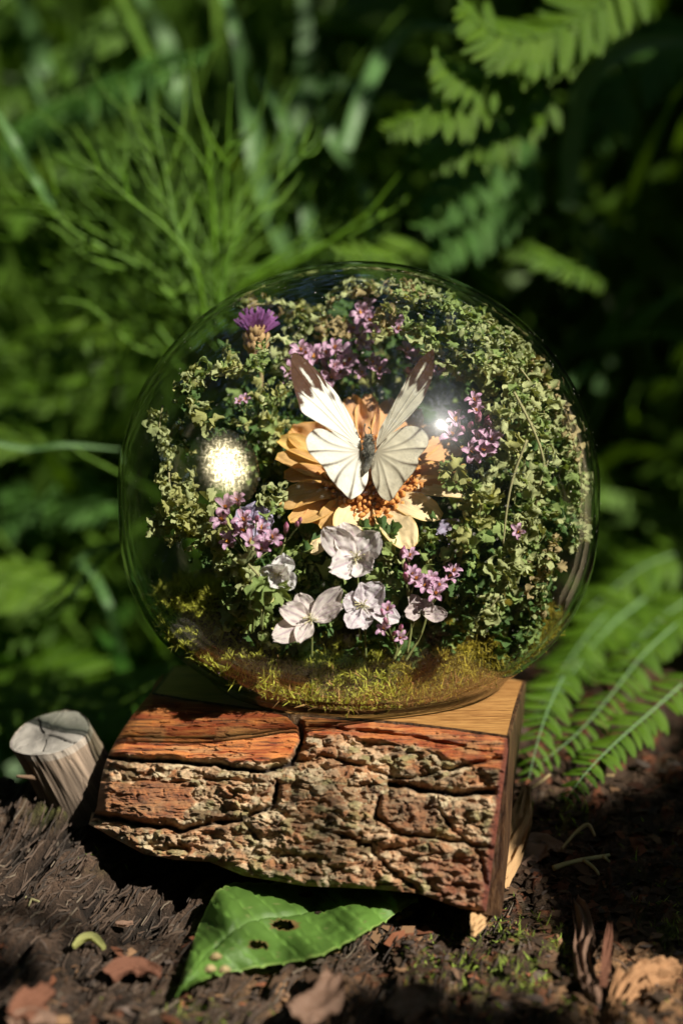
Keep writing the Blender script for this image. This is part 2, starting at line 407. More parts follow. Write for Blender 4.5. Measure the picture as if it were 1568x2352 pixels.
# ------------------------------------------------------------------ sawn oak block with its bark face
BL = thing('wood_block', 'varnished oak block with bark front carrying the glass globe', 'wooden block', (0, -2, -4))
top_px = [(345, 1590), (420, 1603), (520, 1618), (600, 1630), (660, 1640), (700, 1642), (800, 1650), (950, 1662), (1060, 1675), (1172, 1690)]
bot_px = [(203, 1893), (260, 1925), (330, 1962), (400, 1975), (480, 1980), (560, 2012), (700, 2035), (860, 2042), (960, 2052), (1060, 2088), (1118, 2093)]
NU, NVV = 620, 330
u = np.linspace(0, 1, NU)
def along(pl, u):
    pl = np.array(pl, float); d = np.r_[0, np.cumsum(np.hypot(*np.diff(pl, axis=0).T))]; d /= d[-1]
    return np.interp(u, d, pl[:, 0]), np.interp(u, d, pl[:, 1])
tx, ty = along(top_px, u); bx, by = along(bot_px, u)
tY = np.array([PZ(a, b, 0).y for a, b in zip(tx, ty)])
bY = np.interp(u, [0, .12, .5, 1], [-2.6, -4.0, -5.9, -6.9])
vv = np.linspace(0, 1, NVV)[None, :]; U = u[:, None]
PX = tx[:, None]*(1-vv)+bx[:, None]*vv - 30*np.sin(np.pi*np.clip(vv*1.15, 0, 1))*(1-U)**6
PY = ty[:, None]*(1-vv)+by[:, None]*vv
YY = tY[:, None]*(1-vv)+bY[:, None]*vv - .5*np.sin(np.pi*vv)
PX0, PY0 = PX.copy(), PY.copy()
dx = (fbm(PX/38, PY/22, s=91)-.5)*34; dy = (fbm(PX/38, PY/22, s=92)-.5)*20     # warped so that cracks wander
qx, qy = PX+dx, PY+dy
CR = [([(650, 1628), (688, 1665), (692, 1705), (668, 1755), (600, 1772), (520, 1760), (440, 1750), (300, 1742), (250, 1738)], 7, .40),
      ([(690, 1672), (760, 1672), (850, 1682), (980, 1700), (1060, 1716)], 5, .16),
      ([(668, 1755), (740, 1735), (830, 1760), (930, 1790), (1010, 1770), (1150, 1742)], 6, .22),
      ([(640, 1800), (628, 1850), (560, 1880), (480, 1890), (420, 1905), (330, 1892), (270, 1880), (205, 1870)], 8, .38),
      ([(900, 1800), (960, 1812), (1040, 1822), (1140, 1818)], 8, .42),
      ([(640, 1800), (560, 1795), (470, 1788), (380, 1800), (300, 1790)], 4, .15),
      ([(870, 1830), (868, 1880), (920, 1915), (1010, 1925), (1140, 1950)], 6, .26),
      ([(720, 1900), (790, 1920), (850, 1940), (900, 2000), (960, 2045)], 6, .22),
      ([(560, 1890), (600, 1930), (560, 1980)], 4, .14), ([(1010, 1860), (1040, 1905), (1100, 1960), (1120, 2040)], 5, .2),
      ([(390, 1905), (430, 1950), (420, 1985)], 5, .16)]
crack = np.zeros_like(PX); cd_ = np.zeros_like(PX)
for pl, wd, dep in CR:
    d = seg_d(qx*.5+PX*.5, qy*.5+PY*.5, pl); k = np.exp(-(d/wd)**2)
    crack = np.maximum(crack, k*dep/.4); cd_ = np.maximum(cd_, dep*k)
redA = inpoly(qx, qy, [(150, 1560), (660, 1620), (694, 1690), (664, 1742), (600, 1752), (420, 1738), (230, 1728)])
redB = inpoly(qx, qy, [(694, 1620), (1250, 1680), (1200, 1775), (1080, 1756), (950, 1712), (820, 1694), (694, 1684)])
redC = inpoly(qx, qy, [(180, 1790), (430, 1798), (450, 1840), (420, 1880), (330, 1885), (160, 1870)])
redD = inpoly(qx, qy, [(860, 1820), (1010, 1838), (1000, 1930), (890, 1905)])
redE = inpoly(qx, qy, [(960, 1985), (1200, 1940), (1160, 2130), (1020, 2110)])
smooth = (redA*1.0+redB*.9+redC*.65)
for k in (0, 1):
    for _ in range(6): smooth = (np.roll(smooth, 1, k)+smooth*2+np.roll(smooth, -1, k))/4
smooth = np.clip(smooth, 0, 1)
f1, f2, cid = cell(qx/58, qy/27, 4); g1, g2, cid2 = cell(qx/13, qy/9, 8)
b1, b2, bid = cell(qx/30+.4*fbm(PX/12, PY/12, s=44), qy/19, 31)
pl1 = sstep(0, .22, f2-f1); pl2 = sstep(0, .25, g2-g1)
lay = fbm(qx/75, qy/30, o=4, s=24, g=.55)*9; ter = (np.floor(lay)+sstep(.0, .45, lay-np.floor(lay)))/9
rough_h = (cid-.45)*.14*pl1 + (.45-b1)*.26 + (bid-.5)*.10*sstep(0, .3, b2-b1) + (ter-.5)*.42 + (cid2-.5)*.05*pl2 + (fbm(PX/11, PY/8, o=4, s=14, g=.5)-.5)*.12 + (fbm(PX/55, PY/30, o=2, s=15)-.5)*.35 - (1-pl1)*.05
grain = fbm(PX/90+3, PY/3.2+fbm(PX/70, PY/30, s=6)*4, o=4, s=16, g=.6)
chip = sstep(.55, .62, fbm(PX/30, PY/7, o=3, s=19))
sm_h = (grain-.5)*.10 - chip*.05 + .16
H = rough_h*(1-smooth)+sm_h*smooth - cd_*1.15*(.5+1.0*fbm(PX/30, PY/30, s=87))
edge = np.minimum(np.minimum(vv, 1-vv)*NVV/14, np.minimum(U, 1-U)*NU/16); edge = np.clip(edge + 0*PX, 0, 1)
H = H*(.3+.7*edge) - (1-edge)**2*.18
cam_ = np.array(CAM)
Rr = np.array(FWD)[None, None]+((PX-784)/FPX)[..., None]*np.array(RGT)+((1176-PY)/FPX)[..., None]*np.array(UPV)
Q = cam_ + Rr*((YY-CAM.y)/Rr[..., 1])[..., None]
Q = Q + H[..., None]*np.array([.03, -.93, .36])
# colours
n1 = fbm(PX/45, PY/30, s=51); n2 = fbm(PX/20, PY/14, s=52); n3 = fbm(PX/5, PY/4, s=53)
def mixc(a, b, t): t = np.clip(t, 0, 1)[..., None]; return np.asarray(a)*(1-t)+np.asarray(b)*t
cB = mixc(np.array([.28, .17, .10]), np.array([.66, .50, .35]), sstep(.3, .65, n2*.6+n3*.4))
cB = mixc(cB, np.array([.50, .24, .11]), sstep(.50, .66, fbm(PX/36, PY/18, s=57))*.6)
cB = mixc(cB, np.array([.07, .045, .028]), sstep(.58, .72, fbm(PX/28, PY/13, s=58))*.75)
lic = sstep(.47, .60, fbm(PX/26, PY/17, s=60)+.10*np.exp(-((PX-760)/200)**2-((PY-1850)/90)**2)+.08*np.exp(-((PX-1000)/160)**2-((PY-1790)/22)**2)+.07*np.exp(-((PX-520)/160)**2-((PY-1800)/20)**2))*sstep(.35, .6, n3)
cB = mixc(cB, np.array([.60, .58, .43]), lic*.75)
mo = sstep(.56, .68, fbm(PX/30+9, PY/20, s=62)); cB = mixc(cB, np.array([.11, .12, .04]), mo*.6)
pal = np.array([[.50, .34, .22], [.30, .12, .055], [.62, .56, .42], [.12, .075, .045], [.34, .33, .17], [.46, .24, .13], [.56, .44, .32]])
cB = mixc(cB, pal[np.clip((bid*7).astype(int), 0, 6)], .62*sstep(.0, .25, b2-b1))
cB = cB*np.array([1.0, .90, .78])*(.55+.9*n1[..., None])
cR = mixc(np.array([.36, .065, .017]), np.array([.74, .27, .075]), sstep(.34, .66, grain*.55+n1*.45))
cR = mixc(cR, np.array([.62, .32, .13]), sstep(.50, .70, fbm(PX/60, PY/14, s=65))*sstep(1640, 1720, PY)*.8)
cR = mixc(cR, np.array([.06, .018, .010]), sstep(.60, .70, fbm(PX/55, PY/2.6, o=3, s=67))*.75)
cR = mixc(cR, np.array([.22, .05, .02]), sstep(1650, 1600, PY+(.5-n1)*40)*.6)
col = mixc(cB, cR, smooth)
for msk, c_, w_ in ((redC, (.26, .11, .05), .55), (redD, (.17, .075, .035), .65), (redE, (.25, .07, .035), .6)):
    col = np.where(msk[..., None], col*(1-w_)+np.array(c_)*w_*(.6+.8*n2[..., None]), col)
rim = sstep(.975, .99, U+0*PX+(n2-.5)*.01); col = mixc(col, np.array([.17, .05, .03]), rim)
col = mixc(col, np.array([.028, .018, .012]), sstep(.30, .95, crack*(.45+.9*fbm(PX/25, PY/25, s=88)) + (1-smooth)*(1-pl1)*.15*sstep(.4, .6, n1)))
s = NT('bark_and_cambium'); nz = s.noise(2600, 4, .65)
c = s.mix(.25, s.attr(), s.ramp(nz, (.3, .35), (.7, 1.6)), 'MULTIPLY')
sat = s.n('ShaderNodeSeparateColor'); s.t.links.new(s.attr(), sat.inputs[0])
rd = s.math('SUBTRACT', sat.outputs[0], s.math('MULTIPLY', sat.outputs[2], 2.6)); varn = s.math('MULTIPLY', s.math('GREATER_THAN', rd, .03), 1)
b = s.n('ShaderNodeBsdfPrincipled'); s.set(b.inputs['Base Color'], c); s.set(b.inputs['Roughness'], s.math('MULTIPLY_ADD', varn, -.28, .75))
s.set(b.inputs['Normal'], s.bump(nz, .8, .0007)); b.inputs['Specular IOR Level'].default_value = .4
s.t.links.new(b.outputs[0], s.out.inputs[0]); M['bark'] = s.m
# the grid plus a skirt that turns back round the edges
def skirt(Q, C):
    nu, nv = Q.shape[:2]
    q = np.zeros((nu+4, nv+4, 3)); c = np.zeros((nu+4, nv+4, 3))
    idu = np.clip(np.arange(-2, nu+2), 0, nu-1); idv = np.clip(np.arange(-2, nv+2), 0, nv-1)
    q = Q[np.ix_(idu, idv)].copy(); c = C[np.ix_(idu, idv)].copy()
    for k, d in ((1, .15), (0, 1.3)):
        q[k, :] += np.array([.15*d, d, .0]); q[-1-k, :] += np.array([-.12*d, d, 0])
        q[:, k] += np.array([0, d*.9, -.02]); q[:, -1-k] += np.array([0, d*1.2, .15*d])
    return q, c
Qs, Cs = skirt(Q, col)
wpart('bark_front', Qs.reshape(-1, 3), gridf(*Qs.shape[:2]), M['bark'], BL, col=Cs.reshape(-1, 3))
# body: top face outline at z = 0, sides down to the log
front = [PZ(a, b+4, 0) for a, b in top_px[::-1]]
back = [PZ(395, 1530, 0), PZ(600, 1524, 0), PZ(800, 1524, 0), PZ(1000, 1534, 0), PZ(1208, 1564, 0)]
# order: right front -> left front -> left back -> right back
out = [Vector(p) for p in front] + back
out = [p + Vector((0, .12, 0)) if i < len(front) else p for i, p in enumerate(out)]
def dens(pl, closed=True, n=14):
    o = []
    for i in range(len(pl)):
        a, b = pl[i], pl[(i+1) % len(pl)]
        o += [a.lerp(b, k/n) for k in range(n)]
    return o
dn = dens(out); m_ = len(dn)
rings = []
for k, (z, ins, fwd_) in enumerate(((0, .12, 0), (-.03, .03, 0), (-.12, 0, 0), (-1.2, 0, -.3), (-2.4, 0, -.7), (-3.3, 0, -1.1), (-4.25, .05, -1.5))):
    cen = Vector((.3, -1.5, 0)); rg = []
    for i, p in enumerate(dn):
        q = p + (cen-p).normalized()*ins
        frontness = max(0, min(1, (-q.y+.5)/3.5))
        w1 = (vn(np.array([i*.35]), np.array([z*2.]), 0., 3)[0]-.5)*(.06 if k > 2 else .0)
        zz = z if z > -1.3 else z*(1-.40*max(0, min(1, (q.y+5)/5.5)))
        rg.append((q.x + w1 + (-.25*(-z)/4 if q.x > 3 else .2*z/-4), q.y + fwd_*frontness, zz + (vn(np.array([i*.2]), np.array([1.]), 0., 4)[0]*.03 if k > 0 else 0)))
    rings.append(rg)
V = [p for r_ in rings for p in r_]; f = [tuple(q) for q in gridf(len(rings), m_, True)]
s = NT('varnished_oak')
co = s.coord('Object', (12, 110, 60), (0, 0, .12)); w1 = s.noise(9, 5, .6, co, dist=.6); w2 = s.noise(26, 4, .7, s.coord('Object', (7, 150, 40), (0, 0, .14)))
c = s.ramp(w1, (.32, (.16, .065, .02)), (.5, (.42, .21, .07)), (.68, (.60, .34, .12)))
c = s.mix(s.math('MULTIPLY', s.math('GREATER_THAN', w2, .60), .7), c, (.10, .04, .014))
M['oak'] = s.pbr(c, .3, s.bump(w2, .35, .0006), .5, coat=.25)
s = NT('sawn_end_grain')
co = s.coord('Object', (90, 60, 14)); w1 = s.noise(8, 5, .65, co)
c = s.ramp(w1, (.35, (.012, .006, .004)), (.5, (.05, .025, .012)), (.7, (.13, .07, .032)))
M['oakend'] = s.pbr(c, .45, s.bump(w1, .7, .001), .4)
wpart('sawn_side', np.array(V), f, M['oakend'], BL, smooth=False)
ti = [Vector(p) for p in rings[0]]
cen = Vector((.3, -1.2, 0)); tv = []; nt = 10
for k in range(nt+1):
    for p in ti: q = cen.lerp(p, k/nt); tv.append((q.x, q.y, .004))
wpart('oak_top', np.array(tv), [tuple(q) for q in gridf(nt+1, m_, True)], M['oak'], BL)
# ------------------------------------------------------------------ glass globe
GZ = 6.1; GR = 6.5
def grad_(z, off=0.0):
    zz = abs(z)/(GZ-off); return (GR-off)*math.sqrt(max(0, 1-zz**(2 if z > 0 else 2.75)))
def prof(off=0.0, n=110):
    o = []
    zb = -5.45 + off
    for k in range(n):
        a = math.pi/2 - k/(n-1)*(math.pi)
        z = (GZ-off)*math.sin(a); r = grad_(z, off)
        if z < zb + .35:                       # rounded turn into the flat foot
            break
        o.append((r, z))
    r0, z0 = o[-1]
    rb = r0 - .55
    for t in np.linspace(.15, 1, 7):
        o.append(((1-t)**2*r0 + 2*t*(1-t)*(r0-.22) + t*t*rb, (1-t)**2*z0+2*t*(1-t)*(zb+.08)+t*t*zb))
    for t in np.linspace(.1, 1, 10): o.append((rb*(1-t)+1e-3*t, zb+.06*t))
    return o
def lathe(pr, ns=160, wob=0.0, seed=0):
    V = []
    for r, z in pr:
        a = np.arange(ns)*2*np.pi/ns
        w = 1+wob*(fbm(np.cos(a)*1.2+3, np.sin(a)*1.2+3, z*.3, o=2, s=seed)-.5)
        V.append(np.stack([r*w*np.cos(a), r*w*np.sin(a), np.full(ns, z+GC.z)], -1))
    return np.concatenate(V), gridf(len(pr), ns, True)
s = NT('clear_blown_glass')
geo = s.n('ShaderNodeNewGeometry')
co = s.coord('Object', (1, 1, .25)); wav = s.noise(38, 3, .5, co); sc_ = s.noise(900, 2, .5, s.coord('Object'))
bn = s.bump(wav, .22, .0012)
dt = s.n('ShaderNodeVectorMath', operation='DOT_PRODUCT'); s.t.links.new(geo.outputs['Incoming'], dt.inputs[0]); s.t.links.new(bn, dt.inputs[1])
d0 = s.math('ABSOLUTE', dt.outputs['Value'])
f5 = s.math('POWER', s.math('SUBTRACT', 1.0, d0, clamp=True), 5.0)
fr = s.math('MULTIPLY_ADD', f5, .80, .028, clamp=True)
path = s.math('DIVIDE', 1.0, s.math('MAXIMUM', d0, .05))          # longer way through the wall at the rim
absn = s.math('POWER', .985, path)
tc = s.n('ShaderNodeCombineColor'); s.set(tc.inputs[0], s.math('POWER', .988, path)); s.set(tc.inputs[1], s.math('POWER', .994, path)); s.set(tc.inputs[2], s.math('POWER', .986, path))
tr = s.n('ShaderNodeBsdfTransparent'); s.t.links.new(tc.outputs[0], tr.inputs[0])
gl = s.n('ShaderNodeBsdfGlossy'); gl.inputs['Roughness'].default_value = .045; s.t.links.new(bn, gl.inputs['Normal'])
rf = s.n('ShaderNodeBsdfRefraction'); rf.inputs['IOR'].default_value = 1.10; rf.inputs['Roughness'].default_value = 0; rf.inputs['Color'].default_value = (.97, 1, .97, 1); s.t.links.new(bn, rf.inputs['Normal'])
mr = s.n('ShaderNodeMapRange', interpolation_type='SMOOTHSTEP'); s.set(mr.inputs['Value'], d0); mr.inputs['From Min'].default_value = .07; mr.inputs['From Max'].default_value = .21; mr.inputs['To Min'].default_value = 1; mr.inputs['To Max'].default_value = 0
mt_ = s.n('ShaderNodeMixShader'); s.set(mt_.inputs[0], mr.outputs[0]); s.t.links.new(tr.outputs[0], mt_.inputs[1]); s.t.links.new(rf.outputs[0], mt_.inputs[2])
mx = s.n('ShaderNodeMixShader'); s.set(mx.inputs[0], fr); s.t.links.new(mt_.outputs[0], mx.inputs[1]); s.t.links.new(gl.outputs[0], mx.inputs[2])
hz = s.n('ShaderNodeBsdfGlossy'); hz.inputs['Roughness'].default_value = .33; hz.inputs['Color'].default_value = (.85, .92, 1, 1)
m2 = s.n('ShaderNodeMixShader'); m2.inputs[0].default_value = .0035; s.t.links.new(mx.outputs[0], m2.inputs[1]); s.t.links.new(hz.outputs[0], m2.inputs[2])
s.t.links.new(m2.outputs[0], s.out.inputs[0]); M['glass'] = s.m
GL = thing('glass_globe', 'round clear glass globe terrarium standing on the oak block', 'glass globe', (0, 0, 0))
v1, f1_ = lathe(prof(0), 160, .012, 1); v2, f2_ = lathe(prof(.14), 160, .022, 2)
v2 = v2; glv = np.concatenate([v1, v2]); glf = np.concatenate([f1_, f2_[:, ::-1]+len(v1)])
glass = wpart('glass_wall', glv, glf, M['glass'], GL)
# added glossy dome, tilted to the sun to make the golden glare
s = NT('glare_dome_gloss')
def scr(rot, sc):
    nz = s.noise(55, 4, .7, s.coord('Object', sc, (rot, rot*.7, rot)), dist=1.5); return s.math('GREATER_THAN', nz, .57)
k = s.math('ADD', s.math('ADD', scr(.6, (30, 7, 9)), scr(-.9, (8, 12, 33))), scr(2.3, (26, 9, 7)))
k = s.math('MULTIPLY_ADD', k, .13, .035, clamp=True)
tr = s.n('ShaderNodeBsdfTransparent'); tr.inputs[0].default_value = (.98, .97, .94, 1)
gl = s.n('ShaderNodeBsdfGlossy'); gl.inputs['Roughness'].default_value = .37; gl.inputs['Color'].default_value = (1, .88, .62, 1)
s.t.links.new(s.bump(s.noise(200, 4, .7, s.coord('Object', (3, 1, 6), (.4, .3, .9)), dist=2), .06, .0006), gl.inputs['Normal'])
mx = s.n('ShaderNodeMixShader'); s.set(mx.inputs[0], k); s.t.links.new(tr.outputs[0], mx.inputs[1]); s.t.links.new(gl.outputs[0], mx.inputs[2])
s.t.links.new(mx.outputs[0], s.out.inputs[0]); M['glare_dome'] = s.m
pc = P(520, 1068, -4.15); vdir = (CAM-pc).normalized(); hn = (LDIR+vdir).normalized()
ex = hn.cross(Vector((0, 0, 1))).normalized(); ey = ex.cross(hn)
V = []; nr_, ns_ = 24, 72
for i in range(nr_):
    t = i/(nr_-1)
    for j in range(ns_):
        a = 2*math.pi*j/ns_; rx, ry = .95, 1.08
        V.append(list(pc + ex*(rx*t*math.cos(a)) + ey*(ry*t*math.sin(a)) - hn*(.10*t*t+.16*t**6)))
wpart('added_glare_dome', np.array(V), [tuple(q) for q in gridf(nr_, ns_, True)], M['glare_dome'], GL)
# dust on the outer wall
V = []; F = []
for k in range(420):
    a = R.uniform(math.pi*1.02, math.pi*1.98); zz = R.uniform(-5.2, 5.9); rr = grad_(zz)*1.002
    c = Vector((rr*math.cos(a), rr*math.sin(a), zz+GC.z)); r = R.uniform(.006, .014)
    n_ = Vector((c.x, c.y, c.z-GC.z)).normalized(); c += n_*.02
    e1 = n_.orthogonal().normalized(); e2 = n_.cross(e1); b0 = len(V); st = R.uniform(1, 3)
    for q in range(4): V.append(list(c + e1*r*st*math.cos(q*1.57+k)+e2*r*math.sin(q*1.57+k)))
    F.append((b0, b0+1, b0+2, b0+3))
M['dust'] = leafmat('dust', (.5, .48, .42), (.6, .58, .5), .1, .9)
du = wpart('dust', np.array(V), F, M['dust'], GL, smooth=False); du['kind'] = 'stuff'

def inside(p, k=.90):                          # keep a point inside the glass
    z = min(max(p.z-GC.z, -5.2), GZ*k); rm = max(.3, grad_(z/k if z > 0 else z)*k); r = math.hypot(p.x, p.y); f_ = min(1, rm/max(r, 1e-6))
    return Vector((p.x*f_, p.y*f_, z+GC.z))

# ------------------------------------------------------------------ butterfly
def sheet(pts, wid, nrm, nu=24, nv=13, cup=.2, wav=.0, wf=2.0, seed=0, roll=0.0):
    """a petal or leaf surface along pts; returns grid (nu, nv, 3), t along, s across -1..1"""
    p = crom(pts, nu); t = np.linspace(0, 1, nu); w = np.interp(t, np.linspace(0, 1, len(wid)), wid)
    ww = crom([(a, 0, 0) for a in wid], nu)[:, 0]; w = np.clip(ww, .01, None)
    T = np.gradient(p, axis=0); T /= np.linalg.norm(T, axis=1)[:, None]+1e-9
    N = np.array(nrm, float); N /= np.linalg.norm(N)
    S = np.cross(T, N); S /= np.linalg.norm(S, axis=1)[:, None]+1e-9; NN = np.cross(S, T)
    sc = np.linspace(-1, 1, nv)
    g_ = p[:, None]+S[:, None]*(w[:, None]*.5*sc[None])[..., None]
    h = cup*w[:, None]*.5*(sc[None]**2)
    h = h + wav*w.max()*((vn(t[:, None]*wf*2.2+sc[None]*0+seed*3.1, sc[None]*wf+0*t[:, None]+seed, 0., seed)-.5)*1.2 + (vn(t[:, None]*wf*6+0*sc[None], sc[None]*wf*2.6+0*t[:, None], 0., seed+9)-.5)*.45)
    h = h + roll*(t[:, None]**3)*w.max()*np.ones_like(sc)[None]
    return g_+NN[:, None]*h[..., None], np.broadcast_to(t[:, None], h.shape), np.broadcast_to(sc[None], h.shape)
def c5(cx, cy_): return 574.2+cx*.3296, 746.4+cy_*.3296
BPX, BPY, BY = 848, 1030, -2.6
BF = thing('butterfly', 'white butterfly with brown wing tips resting on the peach flower', 'butterfly', tuple(P(BPX, BPY, BY)))
def wing(name, base, outl, side, dy0, k, fore, curl=0.0, nveins=9):
    bx_, by_ = c5(*base)
    o = crom([(*c5(*q), 0) for q in outl], 260)[:, :2]
    nr = 90; V = []; C = []
    no = len(o)
    ang = np.arctan2(o[:, 1]-by_, o[:, 0]-bx_)
    arc = np.r_[0, np.cumsum(np.hypot(*np.diff(o, axis=0).T))]; arc /= arc[-1]
    edgew = 1+.004*np.sin(arc*2*np.pi*13)
    S = np.linspace(0, 1, nr)[:, None]
    x = bx_+(o[None, :, 0]-bx_)*S*edgew[None]; y = by_+(o[None, :, 1]-by_)*S*edgew[None]
    cmx = np.abs(x-BPX)/85.
    dep = dy0 - k*cmx + curl*(cmx**2)
    # veins: each runs along its own arc position, bending with the radius
    A = arc[None]+0*S
    vd = np.full(A.shape, 9.)
    for q in range(nveins):
        a0 = (q+.6)/(nveins+.2); c_ = a0+(.5-a0)*.25*(1-S)+.015*np.sin(q*3+S*4)
        d = np.abs(A-c_)*np.hypot(o[None, :, 0]-bx_, o[None, :, 1]-by_)*S*2.2/85.
        vd = np.minimum(vd, d)
    dep = dep - .008*np.exp(-(vd/.04)**2) + .10*(fbm(x/60, y/60, s=33+side)-.5)*S
    nz = fbm(x/14, y/14, s=3+side); nf = fbm(x/3, y/3, s=6+side)
    if fore:
        white = np.array([.86, .85, .80]); brown = np.array([.085, .04, .025])
        tipx, tipy = o[:, 0], o[:, 1]
        ax_, ay_ = c5(*outl[fore]); L = math.hypot(ax_-bx_, ay_-by_)
        pr = ((x-bx_)*(ax_-bx_)+(y-by_)*(ay_-by_))/L/L            # 0 base .. 1 apex
        ac_ = ((x-bx_)*(ay_-by_)-(y-by_)*(ax_-bx_))/L/L*side     # across
        dark = sstep(.61, .66, pr + .035*np.cos(A*nveins*2*np.pi) + .05*(nz-.5) + .04*(nf-.5))
        streak = sstep(.030, .018, np.abs(((A*15) % 1)-.5)*.075+.008)*sstep(.74, .86, S)*sstep(.99, .955, S)*.0
        # pale wedges between the veins inside the dark tip
        w_ = np.abs(((A*nveins*1.02+.1) % 1)-.5)
        streak = sstep(.12, .04, w_+.12*(nf-.5))*sstep(.66, .74, S)*sstep(.90, .84, S+.1*(nz-.5))*sstep(.95, .82, pr)
        dark = dark*(1-.85*streak)
        margin = sstep(.965, .99, S)*sstep(.45, .6, pr)
        costa = sstep(.97, .99, S)*(pr < .6)*.35
        basal = sstep(.35, .05, S)*.35
        col = white[None, None]*(.9+.2*nf[..., None])
        veinm = np.exp(-(vd/.018)**2)*.75*sstep(.05, .3, S)
        spot = .8*np.exp(-(((pr-.52)/.045)**2+((ac_+.045)/.022)**2)**2) + .5*np.exp(-(((pr-.44)/.03)**2+((ac_+.10)/.03)**2)**2)
        q = np.clip(dark+margin+costa+veinm*.8+spot, 0, 1)[..., None]
        col = col*(1-q)+brown*q*(.8+.5*nf[..., None]); col = col*(1-basal[..., None]*.6)+np.array([.20, .17, .13])*basal[..., None]*.6
    else:
        white = np.array([.84, .82, .75]); gr = np.array([.10, .07, .05])
        veinm = np.exp(-(vd/.020)**2)*(.15+.75*S)
        wide = np.exp(-(vd/.07)**2)*sstep(.72, 1.0, S)*.30
        margin = sstep(.975, .995, S)*.5
        dust = sstep(.5, .75, nf)*.20*sstep(.3, .9, S)
        basal = sstep(.35, .0, S)*.5
        q = np.clip(veinm+wide+margin+dust, 0, 1)[..., None]
        col = white*(.9+.2*nz[..., None])*(1-q)+gr*q; col = col*(1-basal[..., None])+np.array([.30, .26, .20])*basal[..., None]
    if side < 0: col = col*np.array([1.0, .955, .84])  # warm tint puts the shading of the right wings into their colour
    Yd = BY+dep
    Rr = np.array(FWD)[None, None]+((x-784)/FPX)[..., None]*np.array(RGT)+((1176-y)/FPX)[..., None]*np.array(UPV)
    Q = np.array(CAM)+Rr*((Yd-CAM.y)/Rr[..., 1])[..., None]
    return wpart(name, Q.reshape(-1, 3), gridf(nr, no), M['wing'], BF, col=col.reshape(-1, 3))
wing('forewing', (780, 862), [(770, 800), (700, 640), (600, 470), (520, 380), (430, 280), (320, 195), (290, 230), (285, 330), (300, 420), (325, 500), (355, 600), (430, 655), (520, 705), (640, 790), (765, 875)], 1, .1, .55, 5, .02, 9)
wing('hindwing', (782, 880), [(760, 868), (640, 780), (560, 742), (480, 720), (420, 745), (390, 800), (400, 870), (440, 920), (500, 980), (540, 1040), (570, 1085), (620, 1140), (690, 1208), (725, 1208), (785, 1160), (820, 1080), (822, 980), (795, 905)], 1, -.05, .42, 0, .03, 9)
wing('forewing', (878, 850), [(882, 800), (905, 720), (960, 620), (1040, 470), (1100, 360), (1180, 240), (1262, 172), (1280, 185), (1283, 260), (1270, 360), (1240, 440), (1200, 530), (1150, 590), (1060, 690), (960, 775), (885, 865)], -1, .1, .38, 6, .02, 9)
wing('hindwing', (872, 885), [(885, 870), (930, 805), (1000, 745), (1100, 702), (1190, 720), (1235, 770), (1242, 830), (1205, 885), (1172, 930), (1168, 980), (1110, 1060), (1050, 1130), (1000, 1205), (960, 1227), (905, 1190), (860, 1100), (840, 1000), (850, 920)], -1, -.05, .30, 0, .03, 9)
def blob(pts, rad, ns=14, n=26, seed=0, amp=.08):
    v, f = tube(pts, rad, ns, n)
    c = crom(pts, n); k = len(v)//ns
    for i in range(len(v)):
        d = v[i]-c[min(i//ns, n-1)]; v[i] = v[i]+d*amp*(R.random()-.5)*4
    return v, f
bc = [P(*c5(825, 765), BY-.02), P(*c5(826, 800), BY-.12), P(*c5(828, 860), BY-.16), P(*c5(826, 930), BY-.12), P(*c5(812, 990), BY-.15), P(*c5(797, 1035), BY-.22)]
M['fur'] = leafmat('grey_fur', (.03, .03, .025), (.26, .24, .20), .0, .9, 900)
v, f = blob(bc, [.03, .11, .08, .15, .16, .11, .09, .09, .07, .02], 14, 28, amp=.05)
wpart('body', v, f, M['fur'], BF)
V = []; F = []
cl_ = crom(bc, 40)
for k in range(900):                           # hairs on the thorax and abdomen
    i = int(abs(R.gauss(.4, .22))*38) % 38; c = Vector(cl_[i]); a = R.uniform(0, 6.28)
    rr = (.15 if 8 < i < 22 else .09); d = Vector((math.cos(a), -abs(math.sin(a))*.9, .2*math.sin(a)+R.uniform(-.3, .5))).normalized()
    p0 = c+d*rr*.85; L = R.uniform(.05, .14); p1 = p0+(d+Vector((R.uniform(-.5, .5), 0, R.uniform(-.9, .3)))).normalized()*L
    w = Vector((1, 0, 0)).cross(d).normalized()*.006+Vector((.004, 0, 0)); b0 = len(V)
    V += [list(p0-w), list(p0+w), list(p1)]; F.append((b0, b0+1, b0+2))
hr = wpart('hair', np.array(V), F, M['fur'], BF, smooth=False); hr['kind'] = 'stuff'
for e in ([(812, 770), (795, 735), (800, 690)], [(838, 770), (843, 735), (826, 712)]):
    pp = [P(*c5(*q), BY-.1-.1*i) for i, q in enumerate(e)]; v, f = tube(pp, [.016, .012, .010, .028], 5); wpart('antenna', v, f, M['fur'], BF)
for sx in (-1, 1):
    v, f = tube([P(*c5(825+sx*10, 778), BY-.18)+Vector((0, .04*k, .03*k)) for k in range(2)], [.06, .05], 8); wpart('eye', v, f, M['fur'], BF)
for sx, e in ((-1, 0), (1, 0), (-1, 1), (1, 1)):
    p0 = P(*c5(825, 900+40*e), BY+.05); v, f = tube([p0, p0+Vector((sx*.25, .3, -.15)), p0+Vector((sx*.35, .55, -.6))], .014, 5); wpart('leg', v, f, M['fur'], BF)

